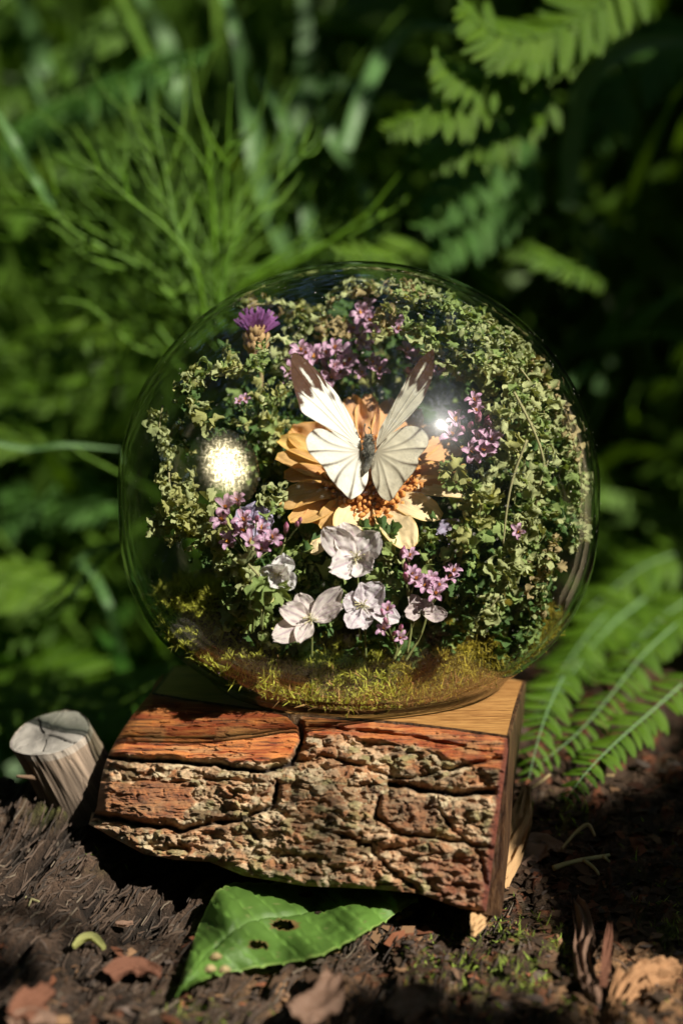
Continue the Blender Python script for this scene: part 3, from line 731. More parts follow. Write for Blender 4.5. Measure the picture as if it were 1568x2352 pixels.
# ------------------------------------------------------------------ peach flower
FLY = -1.55
def fpt(px, py, lift=0.0):
    dyc = (py-1105)/85.; return P(px, py, FLY - .85*dyc - lift)
FL = thing('peach_flower', 'large dried peach flower with ruffled petals under the butterfly', 'flower', tuple(fpt(842, 1110)))
FN = np.array([0, -.75, .66])
petals = [((800, 912), 82, 0, .05), ((842, 905), 62, 0, .15), ((905, 915), 70, 0, .0), ((735, 960), 80, 0, .0), ((668, 985), 88, 1, .05), ((640, 1012), 60, 3, .2), ((634, 1050), 66, 2, .15),
          ((652, 1095), 60, 1, .2), ((640, 1158), 74, 2, .22), ((665, 1198), 62, 2, .12), ((735, 1212), 66, 2, .2), ((797, 1238), 96, 4, .25), ((836, 1215), 50, 4, .1),
          ((948, 1258), 84, 4, .3), ((1014, 1188), 66, 4, .3), ((1092, 1125), 58, 4, .2), ((1070, 1075), 70, 1, .1), ((1058, 1020), 92, 0, .0), ((1010, 975), 96, 0, .05),
          ((960, 935), 70, 0, .0), ((712, 1270), 42, 4, .0), ((700, 1190), 70, 1, 0)]
pc_ = [(.70, .38, .19), (.70, .37, .15), (.66, .40, .16), (.78, .52, .18), (.88, .68, .42)]  # last, palest tone paints sunlight onto the lower and right petals
for k, ((tx_, ty_), w, ci, lift) in enumerate(petals):
    cx0, cy0 = 842+(tx_-842)*.26, 1110+(ty_-1110)*.30
    if (tx_, ty_) == (712, 1270): cx0, cy0 = 765, 1235
    mid = fpt(cx0*.5+tx_*.5+R.uniform(-6, 6), cy0*.5+ty_*.5+R.uniform(-5, 5), lift+R.uniform(0, .12))
    pts_ = [fpt(cx0, cy0, .0), mid, fpt(tx_, ty_, lift+R.uniform(-.15, .1))]
    W_ = w/85.
    nrm = FN + np.array([R.uniform(-.3, .3), 0, R.uniform(-.25, .25)])
    g_, t, sx = sheet(pts_, [W_*.34, W_*.66, W_*.92, W_*.85, W_*.30], nrm, 40, 19, R.uniform(.15, .6), .16, 1.9, k+1, 0)
    b = np.array(pc_[ci]); n_ = fbm(t*3+k, sx*2+k, s=k)
    col = b[None, None]*(.72+.55*n_[..., None])
    vein = .5+.5*np.cos(sx*26+2*n_); col = col*(1-.13*vein[..., None])
    ed = sstep(.86, 1, np.abs(sx))+sstep(.93, 1, t); col = mixc(col, np.array([.80, .52, .12]), ed*.6)
    col = mixc(col, np.array([.35, .12, .04]), sstep(.35, 0, t)*.45)
    wpart('petal', g_.reshape(-1, 3), gridf(40, 19), M['petal'], FL, col=col.reshape(-1, 3))
M['floret'] = leafmat('orange_floret', (.50, .17, .04), (.80, .42, .13), .2, .55, 300)
def floret_mesh(sd):
    rr = random.Random(sd); v, f = tube([(0, 0, 0), (rr.uniform(-.1, .1), 0, .5), (rr.uniform(.1, .4), rr.uniform(-.3, .3), .85), (rr.uniform(.3, .7), 0, .7+rr.uniform(-.2, .2))], [.16, .14, .26, .30, .16], 6, 7)
    return mesh('floret', v, f, M['floret'])
fm = [floret_mesh(k) for k in range(6)]
fcen = fpt(846, 1112)
fe1 = Vector((1, 0, 0)); fnn = Vector(FN).normalized(); fe2 = fnn.cross(fe1)
core = []
for i in range(14):
    t = i/13
    for j in range(36):
        a = j*2*math.pi/36; core.append(list(fcen + (fe1*math.cos(a)+fe2*math.sin(a))*1.32*t + fnn*(.42*(1-t*t))))
M['disc'] = leafmat('brown_disc', (.20, .07, .02), (.40, .17, .05), 0, .8, 400)
wpart('disc', np.array(core), [tuple(q) for q in gridf(14, 36, True)], M['disc'], FL)
def rotm(z, spin, sc):
    z = Vector(z).normalized(); x = z.orthogonal().normalized(); y = z.cross(x)
    m = Matrix((x, y, z)).transposed() @ Matrix.Rotation(spin, 3, 'Z')
    return (m*sc).to_4x4()
for k in range(290):
    t = math.sqrt((k+.5)/290)*1.02; a = k*2.39996; 
    d = fe1*math.cos(a)+fe2*math.sin(a); p = fcen+d*1.36*t+fnn*(.42*(1-t*t)-.02)
    mm = rotm(fnn+d*(.25+t*.9)+Vector((R.uniform(-.3, .3),)*3), R.uniform(0, 6.3), R.uniform(.17, .27)); mm.translation = p
    link('floret', fm[k % 6], FL, mm)

# ------------------------------------------------------------------ pale lilac geraniums
def pale_flower(label, cen, Yc, tips, w, tint=(.70, .62, .68), nrm=(0, -1, .35), stem=None, stam=True, dim=1):
    c = P(*cen, Yc); T = thing('pale_flower', label, 'flower', tuple(c), 'pale lilac dried flowers')
    for k, q in enumerate(tips):
        wk = q[3] if len(q) > 3 else w
        tp = P(q[0], q[1], Yc+q[2]); md = c.lerp(tp, .5)+Vector((0, .10, -.03))
        nn = np.array(nrm)+np.array([R.uniform(-.4, .4), 0, R.uniform(-.3, .3)])
        g_, t, sx = sheet([c, md, tp], [wk*.12/85, wk*.75/85, wk*1.08/85, wk*.92/85, wk*.30/85], nn, 34, 17, R.uniform(.0, .5), .15, 2.2, k+int(cen[0]))
        n_ = fbm(t*3, sx*2, s=k+int(cen[1])); col = np.array(tint)[None, None]*(.82+.3*n_[..., None])
        vein = sstep(.86, .97, np.cos(sx/(.35+.65*np.sin(np.pi*np.clip(t*.9+.05, 0, 1)))*11+.6*n_))*sstep(.02, .2, t)*sstep(1, .8, t)
        col = mixc(col, np.array([.28, .13, .26]), vein*.55); col = mixc(col, np.array([.62, .60, .42]), sstep(.25, 0, t)*.7)
        wpart('petal', g_.reshape(-1, 3), gridf(34, 17), M['petal'], T, col=col.reshape(-1, 3))
    if stam:
        for k in range(8):
            d = Vector((R.uniform(-.8, .8), -1, R.uniform(-.2, 1))).normalized(); e = c+d*R.uniform(.25, .42)
            v, f = tube([c, c.lerp(e, .5)+Vector((R.uniform(-.04, .04), 0, .03)), e, e+Vector((R.uniform(-.05, .05), -.02, -.01))], [.012, .010, .010, .022], 4, 7)
            wpart('stamen', v, f, M['stamen'], T)
    if stem:
        v, f = tube([c, P(*stem[0], Yc+.3), P(*stem[1], Yc+.5)], [.035, .03, .035], 6); wpart('stem', v, f, M['stemg'], T)
M['stamen'] = leafmat('cream_stamen', (.50, .44, .22), (.62, .56, .35), .1, .5)
pale_flower('open pale flower with dark stamens just below the peach petals', (818, 1284), -3.6, [(744, 1212, -.3), (782, 1203, .1), (869, 1224, -.2), (856, 1309, -.5), (757, 1308, -.6)], 62, (.72, .66, .68), stem=((822, 1340), (826, 1470)))
pale_flower('pale flower with four spread petals low on the left above moss', (714, 1424), -4.1, [(642, 1396, -.3), (684, 1364, .1, 46), (784, 1350, .0, 44), (786, 1392, -.3, 40), (626, 1466, -.5, 50), (684, 1476, -.6, 38)], 48, (.66, .58, .58), stem=((716, 1460), (716, 1510)))
pale_flower('pale veined flower standing right of the spread four petal flower', (834, 1395), -4.0, [(788, 1372, -.2), (826, 1338, .0, 40), (878, 1342, .0, 56), (803, 1442, -.5, 48), (838, 1446, -.4, 36), (917, 1424, .2, 44)], 46, (.66, .60, .66), stem=((838, 1450), (840, 1510)))
pale_flower('half closed white flower left above a round green leaf', (640, 1322), -3.9, [(606, 1300, -.3, 44), (650, 1272, -.1, 52), (672, 1352, -.5, 46), (622, 1346, -.6, 40), (660, 1300, -.7, 44)], 48, (.74, .72, .74), stem=((612, 1340), (602, 1450)))
pale_flower('small faded flower with drooping thin petals under the mauve blooms', (968, 1408), -3.7, [(930, 1406, -.2), (1028, 1412, -.1, 34), (940, 1368, .1), (990, 1380, .0, 36)], 34, (.55, .47, .48), stem=((940, 1450), (900, 1520)), stam=False)
pale_flower('bluish lilac crumpled petals behind the left mauve cluster', (585, 1200), -2.9, [(548, 1168, .0), (590, 1152, .1), (628, 1190, -.1), (612, 1225, 0)], 52, (.50, .46, .66), stam=False)
pale_flower('shaded lilac petal flower deep behind the right hand green sprigs', (1035, 1225), -1.6, [(1010, 1200, 0), (1060, 1205, 0), (1055, 1250, 0), (1015, 1250, 0)], 50, (.40, .36, .50), stam=False)
T = thing('fallen_petal', 'single fallen lilac petal against the glass at lower left', 'petal', tuple(P(500, 1540, -3.4)))
g_, t, sx = sheet([inside(P(482, 1528, -2.9)), inside(P(498, 1540, -3.1)), inside(P(512, 1556, -3.1))], [.1, .35, .42, .3], (0, -1, .3), 20, 11, .6, .15, 1.5, 5)
wpart('petal', g_.reshape(-1, 3), gridf(20, 11), M['petal'], T, col=(np.array([.62, .42, .60])*np.ones(g_.shape)).reshape(-1, 3))

# ------------------------------------------------------------------ mauve clusters
def bloom_mesh(sd, bud):
    rr = random.Random(sd); parts = []; V = []; F = []; C = []
    def add(g_, cc):
        nu, nv = g_.shape[:2]; b0 = sum(len(x) for x in V); V.append(g_.reshape(-1, 3)); C.append(cc.reshape(-1, 3))
        F.extend([tuple(int(i)+b0 for i in q) for q in gridf(nu, nv)])
    # calyx
    nu, ns = 7, 9; t = np.linspace(0, 1, nu)[:, None]; a = (np.arange(ns)*2*np.pi/(ns-1))[None]
    r = np.interp(t, [0, .3, .8, 1], [.04, .13, .17, .12 if bud else .2])*(1+.06*np.cos(5*a))
    g_ = np.stack([r*np.cos(a), r*np.sin(a), t*.62+0*a], -1)
    cc = mixc(np.array([.16, .16, .06]), np.array([.38, .16, .24]), t+0*a); add(g_, cc)
    if bud:
        for k in range(4):
            a0 = k*1.57+rr.random(); d = np.array([math.cos(a0), math.sin(a0), 0])
            g_, t, sx = sheet([d*.10+[0, 0, .45], d*.15+[0, 0, .75], d*.02+[0, 0, 1.05+rr.uniform(-.1, .1)]], [.15, .26, .2, .03], d, 7, 5, -.5, .05, 1, k)
            add(g_, mixc(np.array([.62, .42, .40]), np.array([.55, .16, .38]), t)*(.8+.3*rr.random()))
    else:
        for k in range(5):
            a0 = k*1.2566+rr.uniform(-.2, .2); d = np.array([math.cos(a0), math.sin(a0), 0])
            op = rr.uniform(.15, .6)
            g_, t, sx = sheet([d*.12+[0, 0, .55], d*(.25+.2*op)+[0, 0, .85], d*(.35+.5*op)+[0, 0, 1.0-.25*op+rr.uniform(-.1, .1)]], [.14, .24, .30, .24, .07], np.array([0, 0, 1.])-d*.6, 9, 7, .5, .30, 2.6, k+sd)
            c_ = mixc(np.array([.72, .58, .70]), np.array([.44, .20, .38]), np.abs(np.sin(sx*7+k))*.6+t*.4)
            add(g_, c_)
        for k in range(3):
            g_, t, sx = sheet([(0, 0, .55), (.03*k, .02, .8), (.05*k, .03-.03*k, .92)], [.06, .12, .1], (1, 1, 0), 4, 3, 0, 0, 1, k); add(g_, np.array([.80, .42, .08])*np.ones(g_.shape))
    return np.concatenate(V), F, np.concatenate(C)
M['bloom'] = attrmat('mauve_petals', .5, 2500, .2, .3, .3, .3, tgain=1.3)
def bm_(sd, bud):
    v, f, c = bloom_mesh(sd, bud); return mesh('bloom', v, f, M['bloom'], col=c)
BM = [bm_(k, False) for k in range(5)]; BU = [bm_(k+20, True) for k in range(3)]
def cluster(label, blooms, Yc, stem, size=.46, budp=.35, rad=0):
    c = P(*stem, Yc+.5); T = thing('mauve_flower_cluster', label, 'flower cluster', tuple(c), 'dried mauve flower clusters')
    cx = sum(b[0] for b in blooms)/len(blooms); cyy = sum(b[1] for b in blooms)/len(blooms)
    hub = P(cx*.7+stem[0]*.3, cyy*.7+stem[1]*.3+8, Yc+.3)
    v, f = tube([c, c.lerp(hub, .5)+Vector((.1, .05, 0)), hub], [.04, .035, .03], 6); wpart('stem', v, f, M['stemg'], T)
    for k, b in enumerate(blooms):
        p = P(b[0], b[1], Yc+R.uniform(-.35, .35)); d = (p-hub).normalized()*.7+Vector((R.uniform(-.3, .3), -.9, .35+R.uniform(-.3, .3)))
        bud = R.random() < budp; sz = size*R.uniform(.8, 1.2)
        d.normalize(); base = inside(p-d*sz*.6, .93)
        mm = rotm(d, R.uniform(0, 6.3), sz); mm.translation = base
        link('bud' if bud else 'bloom', (BU if bud else BM)[R.randrange(3)] if bud else BM[R.randrange(5)], T, mm)
        v, f = tube([hub, hub.lerp(base, .6)+Vector((0, .03, -.02)), base], [.022, .018, .02], 4, 5); wpart('flower_stalk', v, f, M['stemg'], T)
cluster('large mauve cluster at the left under the scratched golden glare', [(518, 1165), (545, 1150), (510, 1195), (540, 1210), (560, 1220), (590, 1190), (600, 1215), (575, 1245), (610, 1245), (625, 1235), (560, 1195), (640, 1250), (525, 1245), (598, 1262)], -3.7, (600, 1440))
cluster('two pointed buds on a thin stalk left of the peach flower base', [(657, 1212), (682, 1203), (688, 1196)], -3.6, (600, 1330), .4, 1)
cluster('mauve cluster at the top centre beneath the dried leaves', [(840, 705), (832, 722), (850, 735), (815, 755), (822, 770), (835, 790), (905, 735), (912, 755), (895, 720), (860, 760)], .9, (850, 880), .5, .1)
cluster('bright pink cluster behind the upper left wing of the butterfly', [(690, 805), (705, 812), (722, 820), (748, 812), (768, 800), (782, 808), (745, 835), (768, 842), (790, 838), (775, 860), (760, 868), (800, 830)], .4, (780, 960), .52, .1)
cluster('pair of small open mauve blooms between the two forewings', [(832, 858), (872, 850), (855, 835)], .2, (850, 950), .5, .1)
cluster('mauve cluster behind the upper right wing tip', [(935, 805), (950, 822), (962, 835), (938, 850), (945, 865), (988, 840), (1005, 850)], .2, (930, 960), .48, .15)
cluster('mauve cluster with yellow centres right of the bright reflection', [(1048, 968), (1062, 985), (1038, 1000), (1080, 978), (1098, 958), (1118, 968), (1135, 985), (1125, 1010), (1100, 1005), (1108, 1035), (1085, 1040), (1130, 1040), (1078, 1058), (1090, 920), (1095, 945)], -2.6, (1110, 1200), .5, .3)
cluster('upright mauve spike right of the open pale flower', [(925, 1268), (940, 1278), (930, 1300), (945, 1318), (932, 1325), (955, 1330)], -3.9, (935, 1500), .42, .35)
cluster('dusky mauve blooms beside one cream bud at lower right', [(975, 1345), (990, 1330), (1005, 1345), (1030, 1325), (1000, 1365), (1040, 1312)], -3.6, (930, 1520), .42, .45)
cluster('stubby mauve buds low in front just above the moss', [(878, 1405), (885, 1425), (880, 1445), (905, 1455), (920, 1442), (918, 1465), (890, 1400)], -4.2, (905, 1515), .34, .6)
cluster('one small magenta bloom in the dark green right side', [(1207, 1212), (1190, 1222)], -3.3, (1190, 1290), .34, .0)
cluster('tiny magenta petals at upper left among curled leaves', [(548, 922), (562, 918)], -1.0, (575, 990), .3, .3)
cluster('two dim mauve blooms at the left edge of the wing', [(662, 852), (672, 838), (655, 870)], .3, (660, 940), .4, .1)
# thistle
T = thing('thistle_head', 'purple thistle head with tan scaly cup at upper left', 'thistle', tuple(P(590, 790, .2)))
M['thp'] = leafmat('purple_floret', (.16, .04, .22), (.42, .16, .48), .3, .5, 500); M['scale'] = leafmat('tan_scale', (.36, .20, .09), (.56, .38, .20), .1, .6, 300)
tb = P(588, 775, .2); parts = []
for k in range(170):
    d = Vector((R.gauss(0, .62), R.gauss(-.1, .4), 1)).normalized(); e = tb+d*R.uniform(.5, .85)
    w = d.cross(Vector((0, 1, 0))).normalized()*.016
    parts.append((np.array([list(tb+d*.15-w), list(tb+d*.15+w), list(e+w*1.6), list(e-w*1.6)]), [(0, 1, 2, 3)]))
v, f = join(parts); o = wpart('florets', v, f, M['thp'], T, smooth=False); o['kind'] = 'stuff'
for k in range(46):
    lv = k // 12; a = k*2.4; rad_ = [.16, .27, .30, .22][min(lv, 3)]; zz = [-.55, -.35, -.12, .08][min(lv, 3)]
    d = Vector((math.cos(a), math.sin(a), 0)); b = tb+d*rad_+Vector((0, 0, zz))
    g_, t, sx = sheet([b, b+d*.08+Vector((0, 0, .14)), b+d*.06+Vector((0, 0, .28))], [.12, .18, .04], d, 5, 4, -.4, 0, 1, k); wpart('scale', g_.reshape(-1, 3), gridf(5, 4), M['scale'], T)
v, f = tube([tb+Vector((0, 0, -.6)), tb+Vector((0, .1, -.2)), tb+Vector((0, 0, .1))], [.1, .3, .25], 12, 9); wpart('cup', v, f, M['scale'], T)
v, f = tube([tb+Vector((0, 0, -.5)), P(600, 860, .3), P(590, 980, .3)], [.07, .06, .05], 6); wpart('stem', v, f, M['tan'], T)
# ------------------------------------------------------------------ dried leaf meshes (one centimetre long)
def curl_mesh(sd, mt):
    rr = random.Random(sd); nu, nv = 14, 7
    total = rr.uniform(2.5, 7.5)*rr.choice((-1, 1)); a = 0; p = np.zeros(3); pts = [p.copy()]
    for k in range(nu-1):
        a += total/(nu-1)*(.5+k/(nu-1)); p = p+np.array([math.cos(a), rr.uniform(-.12, .12), math.sin(a)])/(nu-1); pts.append(p.copy())
    c = np.array(pts); t = np.linspace(0, 1, nu); w = .25*np.sin(np.pi*np.clip(t*.93+.05, 0, 1))**.7*(1+.45*np.cos(t*math.pi*rr.choice((6, 7, 8))))+.012
    T = np.gradient(c, axis=0); T /= np.linalg.norm(T, axis=1)[:, None]
    S = np.array([0, 1, 0.])[None]+rr.uniform(-.5, .5)*t[:, None]*np.array([[0, 0, 1.]]); S = np.repeat(S, nu, 0) if len(S) == 1 else S
    N = np.cross(S, T); s = np.linspace(-1, 1, nv); cup = rr.uniform(-2.2, 2.2)
    th = s[None]*cup
    off = np.sin(th)/(cup if abs(cup) > .1 else .1) if abs(cup) > .1 else s[None]+0*th
    up = (1-np.cos(th))/(cup if abs(cup) > .1 else 1)
    g_ = c[:, None]+w[:, None, None]*(off[..., None]*S[:, None]+up[..., None]*N[:, None])
    g_ = g_ + (RN.rand(nu, nv, 3)-.5)*.05
    return mesh('leaf', g_.reshape(-1, 3), gridf(nu, nv), mt)
def lobed_mesh(sd, mt):
    rr = random.Random(sd); V = [(0, 0, 0)]; n = 34; F = []; nl = rr.choice((5, 7))
    for ring, rs in ((1, .5), (2, 1.0)):
        for k in range(n):
            a = -math.pi*.92+1.84*math.pi*k/(n-1)
            r = .52*(1-.25*abs(a)/math.pi)
            r *= (1-.42*(ring-1)*abs(math.sin(a*nl*.5))**1.2)*(1+.16*(ring-1)*math.cos(a*23))
            r *= rs
            V.append((r*math.cos(a)+.3*rs, r*math.sin(a), .16*math.sin(a*2.5+sd)*rs+.14*rs*rs*rr.uniform(-.6, .6)-.2*rs*rs*(abs(a)/math.pi)))
    for k in range(n-1):
        F.append((0, 1+k, 2+k)); F.append((1+k, 1+n+k, 2+n+k, 2+k))
    return mesh('leaf', np.array(V), F, mt)
LC = {}
def leafm(kind, mt):
    k = (kind, mt)
    if k not in LC: LC[k] = [(curl_mesh if kind == 'c' else lobed_mesh)(q*7+3, M[mt]) for q in range(7 if kind == 'c' else 5)]
    return R.choice(LC[k])
def sprig(label, path, Y0, Y1, n=24, size=.50, mats=('sage', 'green'), kind='c', spread=.28, group='dried herb sprigs in the globe', stem=True, k=.92):
    m = len(path); P3 = [inside(P(x, y, Y0+(Y1-Y0)*i/max(1, m-1)), k) for i, (x, y) in enumerate(path)]
    T = thing('dried_sprig', label, 'dried sprig', tuple(P3[0]), group)
    c = crom(P3, 24)
    if stem:
        v, f = tube([Vector(q) for q in c[::4]], [.028, .018], 5, 12); wpart('stem', v, f, M['stem' if mats[0] in ('sage', 'tan', 'gall') else 'stemg'], T)
    if group[0] == 'd': n = int(n*1.5)
    for i in range(n):
        q = Vector(c[int(R.random()**.9*23)]); o = Vector((R.gauss(0, 1), R.gauss(0, 1), R.gauss(0, 1))); o = o.normalized()*abs(R.gauss(0, spread))
        p = inside(q+o, k); d = (o.normalized()+Vector((R.uniform(-.7, .7), R.uniform(-.9, .2), R.uniform(-.6, .6)))).normalized()
        sz = size*.86*R.uniform(.55, 1.5); mm = rotm(Vector((R.uniform(-1, 1), R.uniform(-1.2, .3), R.uniform(-.5, 1))), R.uniform(0, 6.3), sz)
        mm.translation = inside(p+d*.05, k)
        link('leaf', leafm(kind if R.random() < .85 else ('f' if kind == 'c' else 'c'), R.choice(mats)), T, mm)
SG = ('sage', 'sage', 'olive'); GG = ('sage', 'green', 'gall'); GA = ('gall', 'gall', 'green', 'sage'); DK = ('deep', 'green'); TN = ('tan', 'sage', 'tan'); LG = ('green', 'olive', 'sage')
for a in (
 ('outermost curled pale sprig hanging at the far left of the globe', [(374, 930), (366, 985), (378, 1035), (386, 1070)], -1.2, -1.4, 24, .46, ('sage',), 'c', .13),
 ('pale curled sprig just below the outermost left one', [(388, 1085), (392, 1130), (410, 1165), (425, 1190)], -1.4, -1.8, 20, .46, ('sage', 'olive'), 'c', .14),
 ('olive leafy spray left of the golden glare', [(442, 1105), (432, 1150), (450, 1195), (458, 1235)], -2.4, -2.6, 26, .46, ('olive', 'sage'), 'c', .18),
 ('lobed olive tips reaching farthest left below the glare', [(348, 1198), (395, 1195), (440, 1205), (490, 1180)], -1.8, -2.6, 24, .5, ('olive', 'sage'), 'f', .16),
 ('lobed sage spray under the glare beside the mauve cluster', [(400, 1235), (440, 1215), (490, 1230), (510, 1275)], -2.4, -2.9, 24, .48, ('sage', 'olive'), 'f', .18),
 ('arched upper left branch with drooping curled leaves', [(600, 830), (545, 842), (480, 858), (432, 872), (425, 900)], -1.2, -1.8, 34, .48, ('sage', 'olive', 'green'), 'c', .13),
 ('dark curled leaves hanging from the arched upper left branch', [(432, 890), (440, 930), (470, 960), (480, 1000)], -1.4, -1.6, 26, .48, ('olive', 'deep', 'sage'), 'c', .22),
 ('thin dark curled sprig left above the golden glare', [(408, 960), (412, 1000), (430, 1030), (440, 1050)], -.8, -1.0, 12, .42, ('deep', 'olive'), 'c', .08),
 ('small dark upright sprig under the thistle on its left', [(522, 780), (518, 815), (522, 850)], .2, .0, 9, .42, ('olive', 'deep'), 'c', .08),
 ('curled leafy tip standing in front of the thistle cup', [(622, 775), (605, 800), (590, 830), (570, 850)], -.8, -1.2, 20, .42, ('sage', 'green'), 'c', .13),
 ('pale crinkled leaves above the thistle along the top left', [(530, 715), (580, 700), (640, 700), (700, 712)], .6, .8, 26, .44, ('tan', 'sage', 'olive'), 'c', .12),
 ('grey green feathery spray right of the thistle', [(740, 745), (700, 745), (665, 790), (650, 840)], .8, .6, 30, .44, ('sage', 'sage', 'green'), 'c', .20),
 ('crumpled tan leaf bunch near the top middle', [(725, 745), (760, 745), (790, 755)], .8, .8, 16, .48, ('tan',), 'c', .14),
 ('dark green leaf mass behind the golden glare', [(600, 880), (570, 940), (560, 1000), (580, 1040)], -.4, -.6, 30, .5, ('olive', 'deep', 'green'), 'c', .28),
 ('green tuft above right of the golden glare', [(660, 880), (630, 930), (620, 980), (612, 1020)], -.4, -.8, 30, .5, ('green', 'olive', 'sage'), 'c', .26),
 ('dark leafy sprig between the glare and the left wing', [(690, 900), (665, 950), (645, 1000), (610, 1070)], .4, -.4, 30, .5, ('deep', 'olive', 'green'), 'c', .26),
 ('rosette of coiled leaves at the lower right of the glare', [(640, 1125), (628, 1150), (618, 1170)], -2.6, -2.8, 12, .55, ('green', 'sage'), 'c', .14),
 ('long pale lying leaf spray at the very top of the globe', [(760, 690), (810, 668), (850, 662), (885, 652)], .6, .8, 16, .5, ('sage', 'tan'), 'c', .09),
 ('brownish seedy sprig crowning the top of the globe', [(890, 655), (925, 655), (965, 665), (1000, 680)], .2, .2, 26, .38, ('tan', 'gall', 'sage'), 'c', .12),
 ('curled leaf hanging over the top centre mauve cluster', [(910, 690), (888, 715), (875, 745), (880, 765)], -.6, -.8, 16, .46, ('sage', 'tan', 'gall'), 'c', .12),
 ('leafy sprig along the inner rim just right of the top', [(905, 700), (960, 690), (1010, 700), (1060, 725)], -.6, -.8, 36, .44, ('green', 'sage', 'olive'), 'c', .20),
 ('sage curls left of the upper right leaf mass', [(930, 740), (960, 760), (990, 790), (1000, 810)], -1.0, -1.2, 30, .5, ('sage', 'green'), 'c', .22),
 ('bright green pointed leaves in the upper right', [(1000, 690), (1040, 700), (1080, 720), (1120, 735)], -1.2, -1.2, 24, .42, ('green', 'green', 'sage'), 'c', .16),
 ('broad sage leaf pad of the upper right mass', [(1040, 760), (1080, 770), (1110, 790), (1140, 820)], -1.4, -1.6, 40, .52, GG, 'c', .26),
 ('galled sprig touching the upper right glass', [(1110, 720), (1160, 755), (1195, 795), (1215, 830)], -.8, -1.0, 40, .46, GA, 'c', .18),
 ('galled sprig below it along the right glass', [(1195, 790), (1235, 850), (1265, 910), (1290, 960)], -.8, -1.0, 44, .46, ('gall', 'tan', 'sage', 'gall'), 'c', .20),
 ('serrated pale leaf reaching down toward the right wing tip', [(1000, 815), (1030, 830), (1060, 850), (1085, 870)], -1.2, -1.2, 12, .5, ('sage', 'green'), 'f', .06),
 ('mixed curled spray in the heart of the upper right mass', [(1100, 830), (1140, 850), (1180, 890), (1200, 930)], -1.8, -2.0, 44, .5, GG, 'c', .28),
 ('curled galled tips right of that spray', [(1180, 830), (1220, 880), (1240, 930), (1245, 980)], -1.6, -1.8, 40, .48, GA, 'c', .22),
 ('large coiled pale leaf spray beside the right mauve cluster', [(1140, 930), (1150, 965), (1170, 1010), (1200, 1050)], -3.0, -3.0, 22, .62, ('sage', 'olive'), 'c', .18),
 ('leafy stem running down the right side middle', [(1180, 900), (1215, 960), (1240, 1020), (1260, 1090)], -2.4, -2.6, 40, .46, GG, 'c', .24),
 ('tan galled leaves against the right glass at mid height', [(1280, 930), (1300, 980), (1325, 1030), (1335, 1070)], -1.0, -1.0, 34, .42, ('gall', 'tan'), 'c', .16),
 ('green sprig hugging the right glass', [(1330, 1020), (1342, 1080), (1345, 1140), (1335, 1190)], -1.0, -1.2, 34, .44, ('sage', 'green'), 'c', .14),
 ('galled drooping sprig right of centre', [(1260, 1050), (1240, 1110), (1225, 1170), (1215, 1230)], -3.0, -3.2, 40, .5, GA, 'c', .24),
 ('leafy tip sticking out lowest on the right glass', [(1250, 1170), (1290, 1195), (1320, 1215), (1330, 1240)], -1.6, -1.4, 26, .46, ('green', 'sage', 'deep'), 'f', .14),
 ('round galled leaves on the lower right', [(1190, 1210), (1180, 1260), (1165, 1310), (1150, 1370)], -3.4, -3.6, 40, .56, GA, 'c', .24),
 ('dark galled sprig left of the cream reflection', [(1270, 1230), (1255, 1290), (1245, 1350), (1235, 1400)], -1.8, -2.0, 44, .48, ('gall', 'deep', 'tan'), 'c', .22),
 ('green lobed herb right of the peach petals', [(1010, 1070), (1050, 1100), (1080, 1140), (1105, 1190)], -3.0, -3.0, 22, .56, ('green', 'olive'), 'f', .16),
 ('lobed green herb under the right peach petal', [(1110, 1150), (1085, 1190), (1060, 1230), (1035, 1275)], -3.2, -3.3, 36, .56, ('green', 'olive'), 'f', .22),
 ('dark lobed herb lower in the middle right', [(1120, 1240), (1090, 1290), (1070, 1340), (1060, 1390)], -2.8, -2.8, 42, .54, ('green', 'deep'), 'f', .28),
 ('dark leafy sprig at the lower right glass', [(1240, 1380), (1225, 1430), (1200, 1470), (1170, 1510)], -1.6, -1.8, 44, .5, DK, 'c', .24),
 ('darkest curled sprig resting near the wooden top', [(1210, 1470), (1175, 1510), (1130, 1530), (1090, 1530)], -1.0, -1.4, 40, .46, ('deep',), 'c', .2),
 ('galled coil above the moss at the right', [(1145, 1370), (1125, 1400), (1115, 1430), (1100, 1445)], -3.9, -3.8, 18, .50, ('gall',), 'c', .14),
 ('lobed light green herb behind the left mauve stalks', [(505, 1290), (540, 1320), (580, 1350), (600, 1380)], -2.9, -3.0, 36, .54, ('green', 'olive', 'sage'), 'f', .22),
 ('round light green leaf pair left of the half closed flower', [(570, 1295), (592, 1320), (615, 1345), (640, 1350)], -4.2, -4.2, 7, .8, ('sage', 'green'), 'f', .08),
 ('green lobed herb low on the left above the moss', [(520, 1380), (560, 1400), (600, 1420), (640, 1440)], -2.6, -2.6, 30, .52, ('green', 'olive'), 'f', .24),
 ('dark lobed herb between the white flowers', [(690, 1270), (715, 1300), (740, 1330), (745, 1370)], -2.9, -2.9, 36, .6, DK, 'f', .28),
 ('green lobed herb just right of the open pale flower', [(868, 1210), (885, 1250), (890, 1300), (905, 1350)], -3.1, -3.1, 34, .54, ('green', 'sage', 'deep'), 'f', .20),
 ('lobed herb right of the mauve spike', [(980, 1230), (1005, 1270), (1010, 1310), (1050, 1330)], -2.9, -2.9, 34, .52, ('green', 'deep', 'olive'), 'f', .24),
 ('hairy grey green bud sprig right of the peach flower', [(1130, 1085), (1115, 1110), (1105, 1150), (1100, 1200)], -3.6, -3.6, 9, .44, ('sage',), 'c', .10),
 ('two small round leaves on the moss at lower left', [(600, 1470), (618, 1478)], -4.2, -4.2, 4, .42, ('sage', 'green'), 'f', .05),
): sprig(*a)
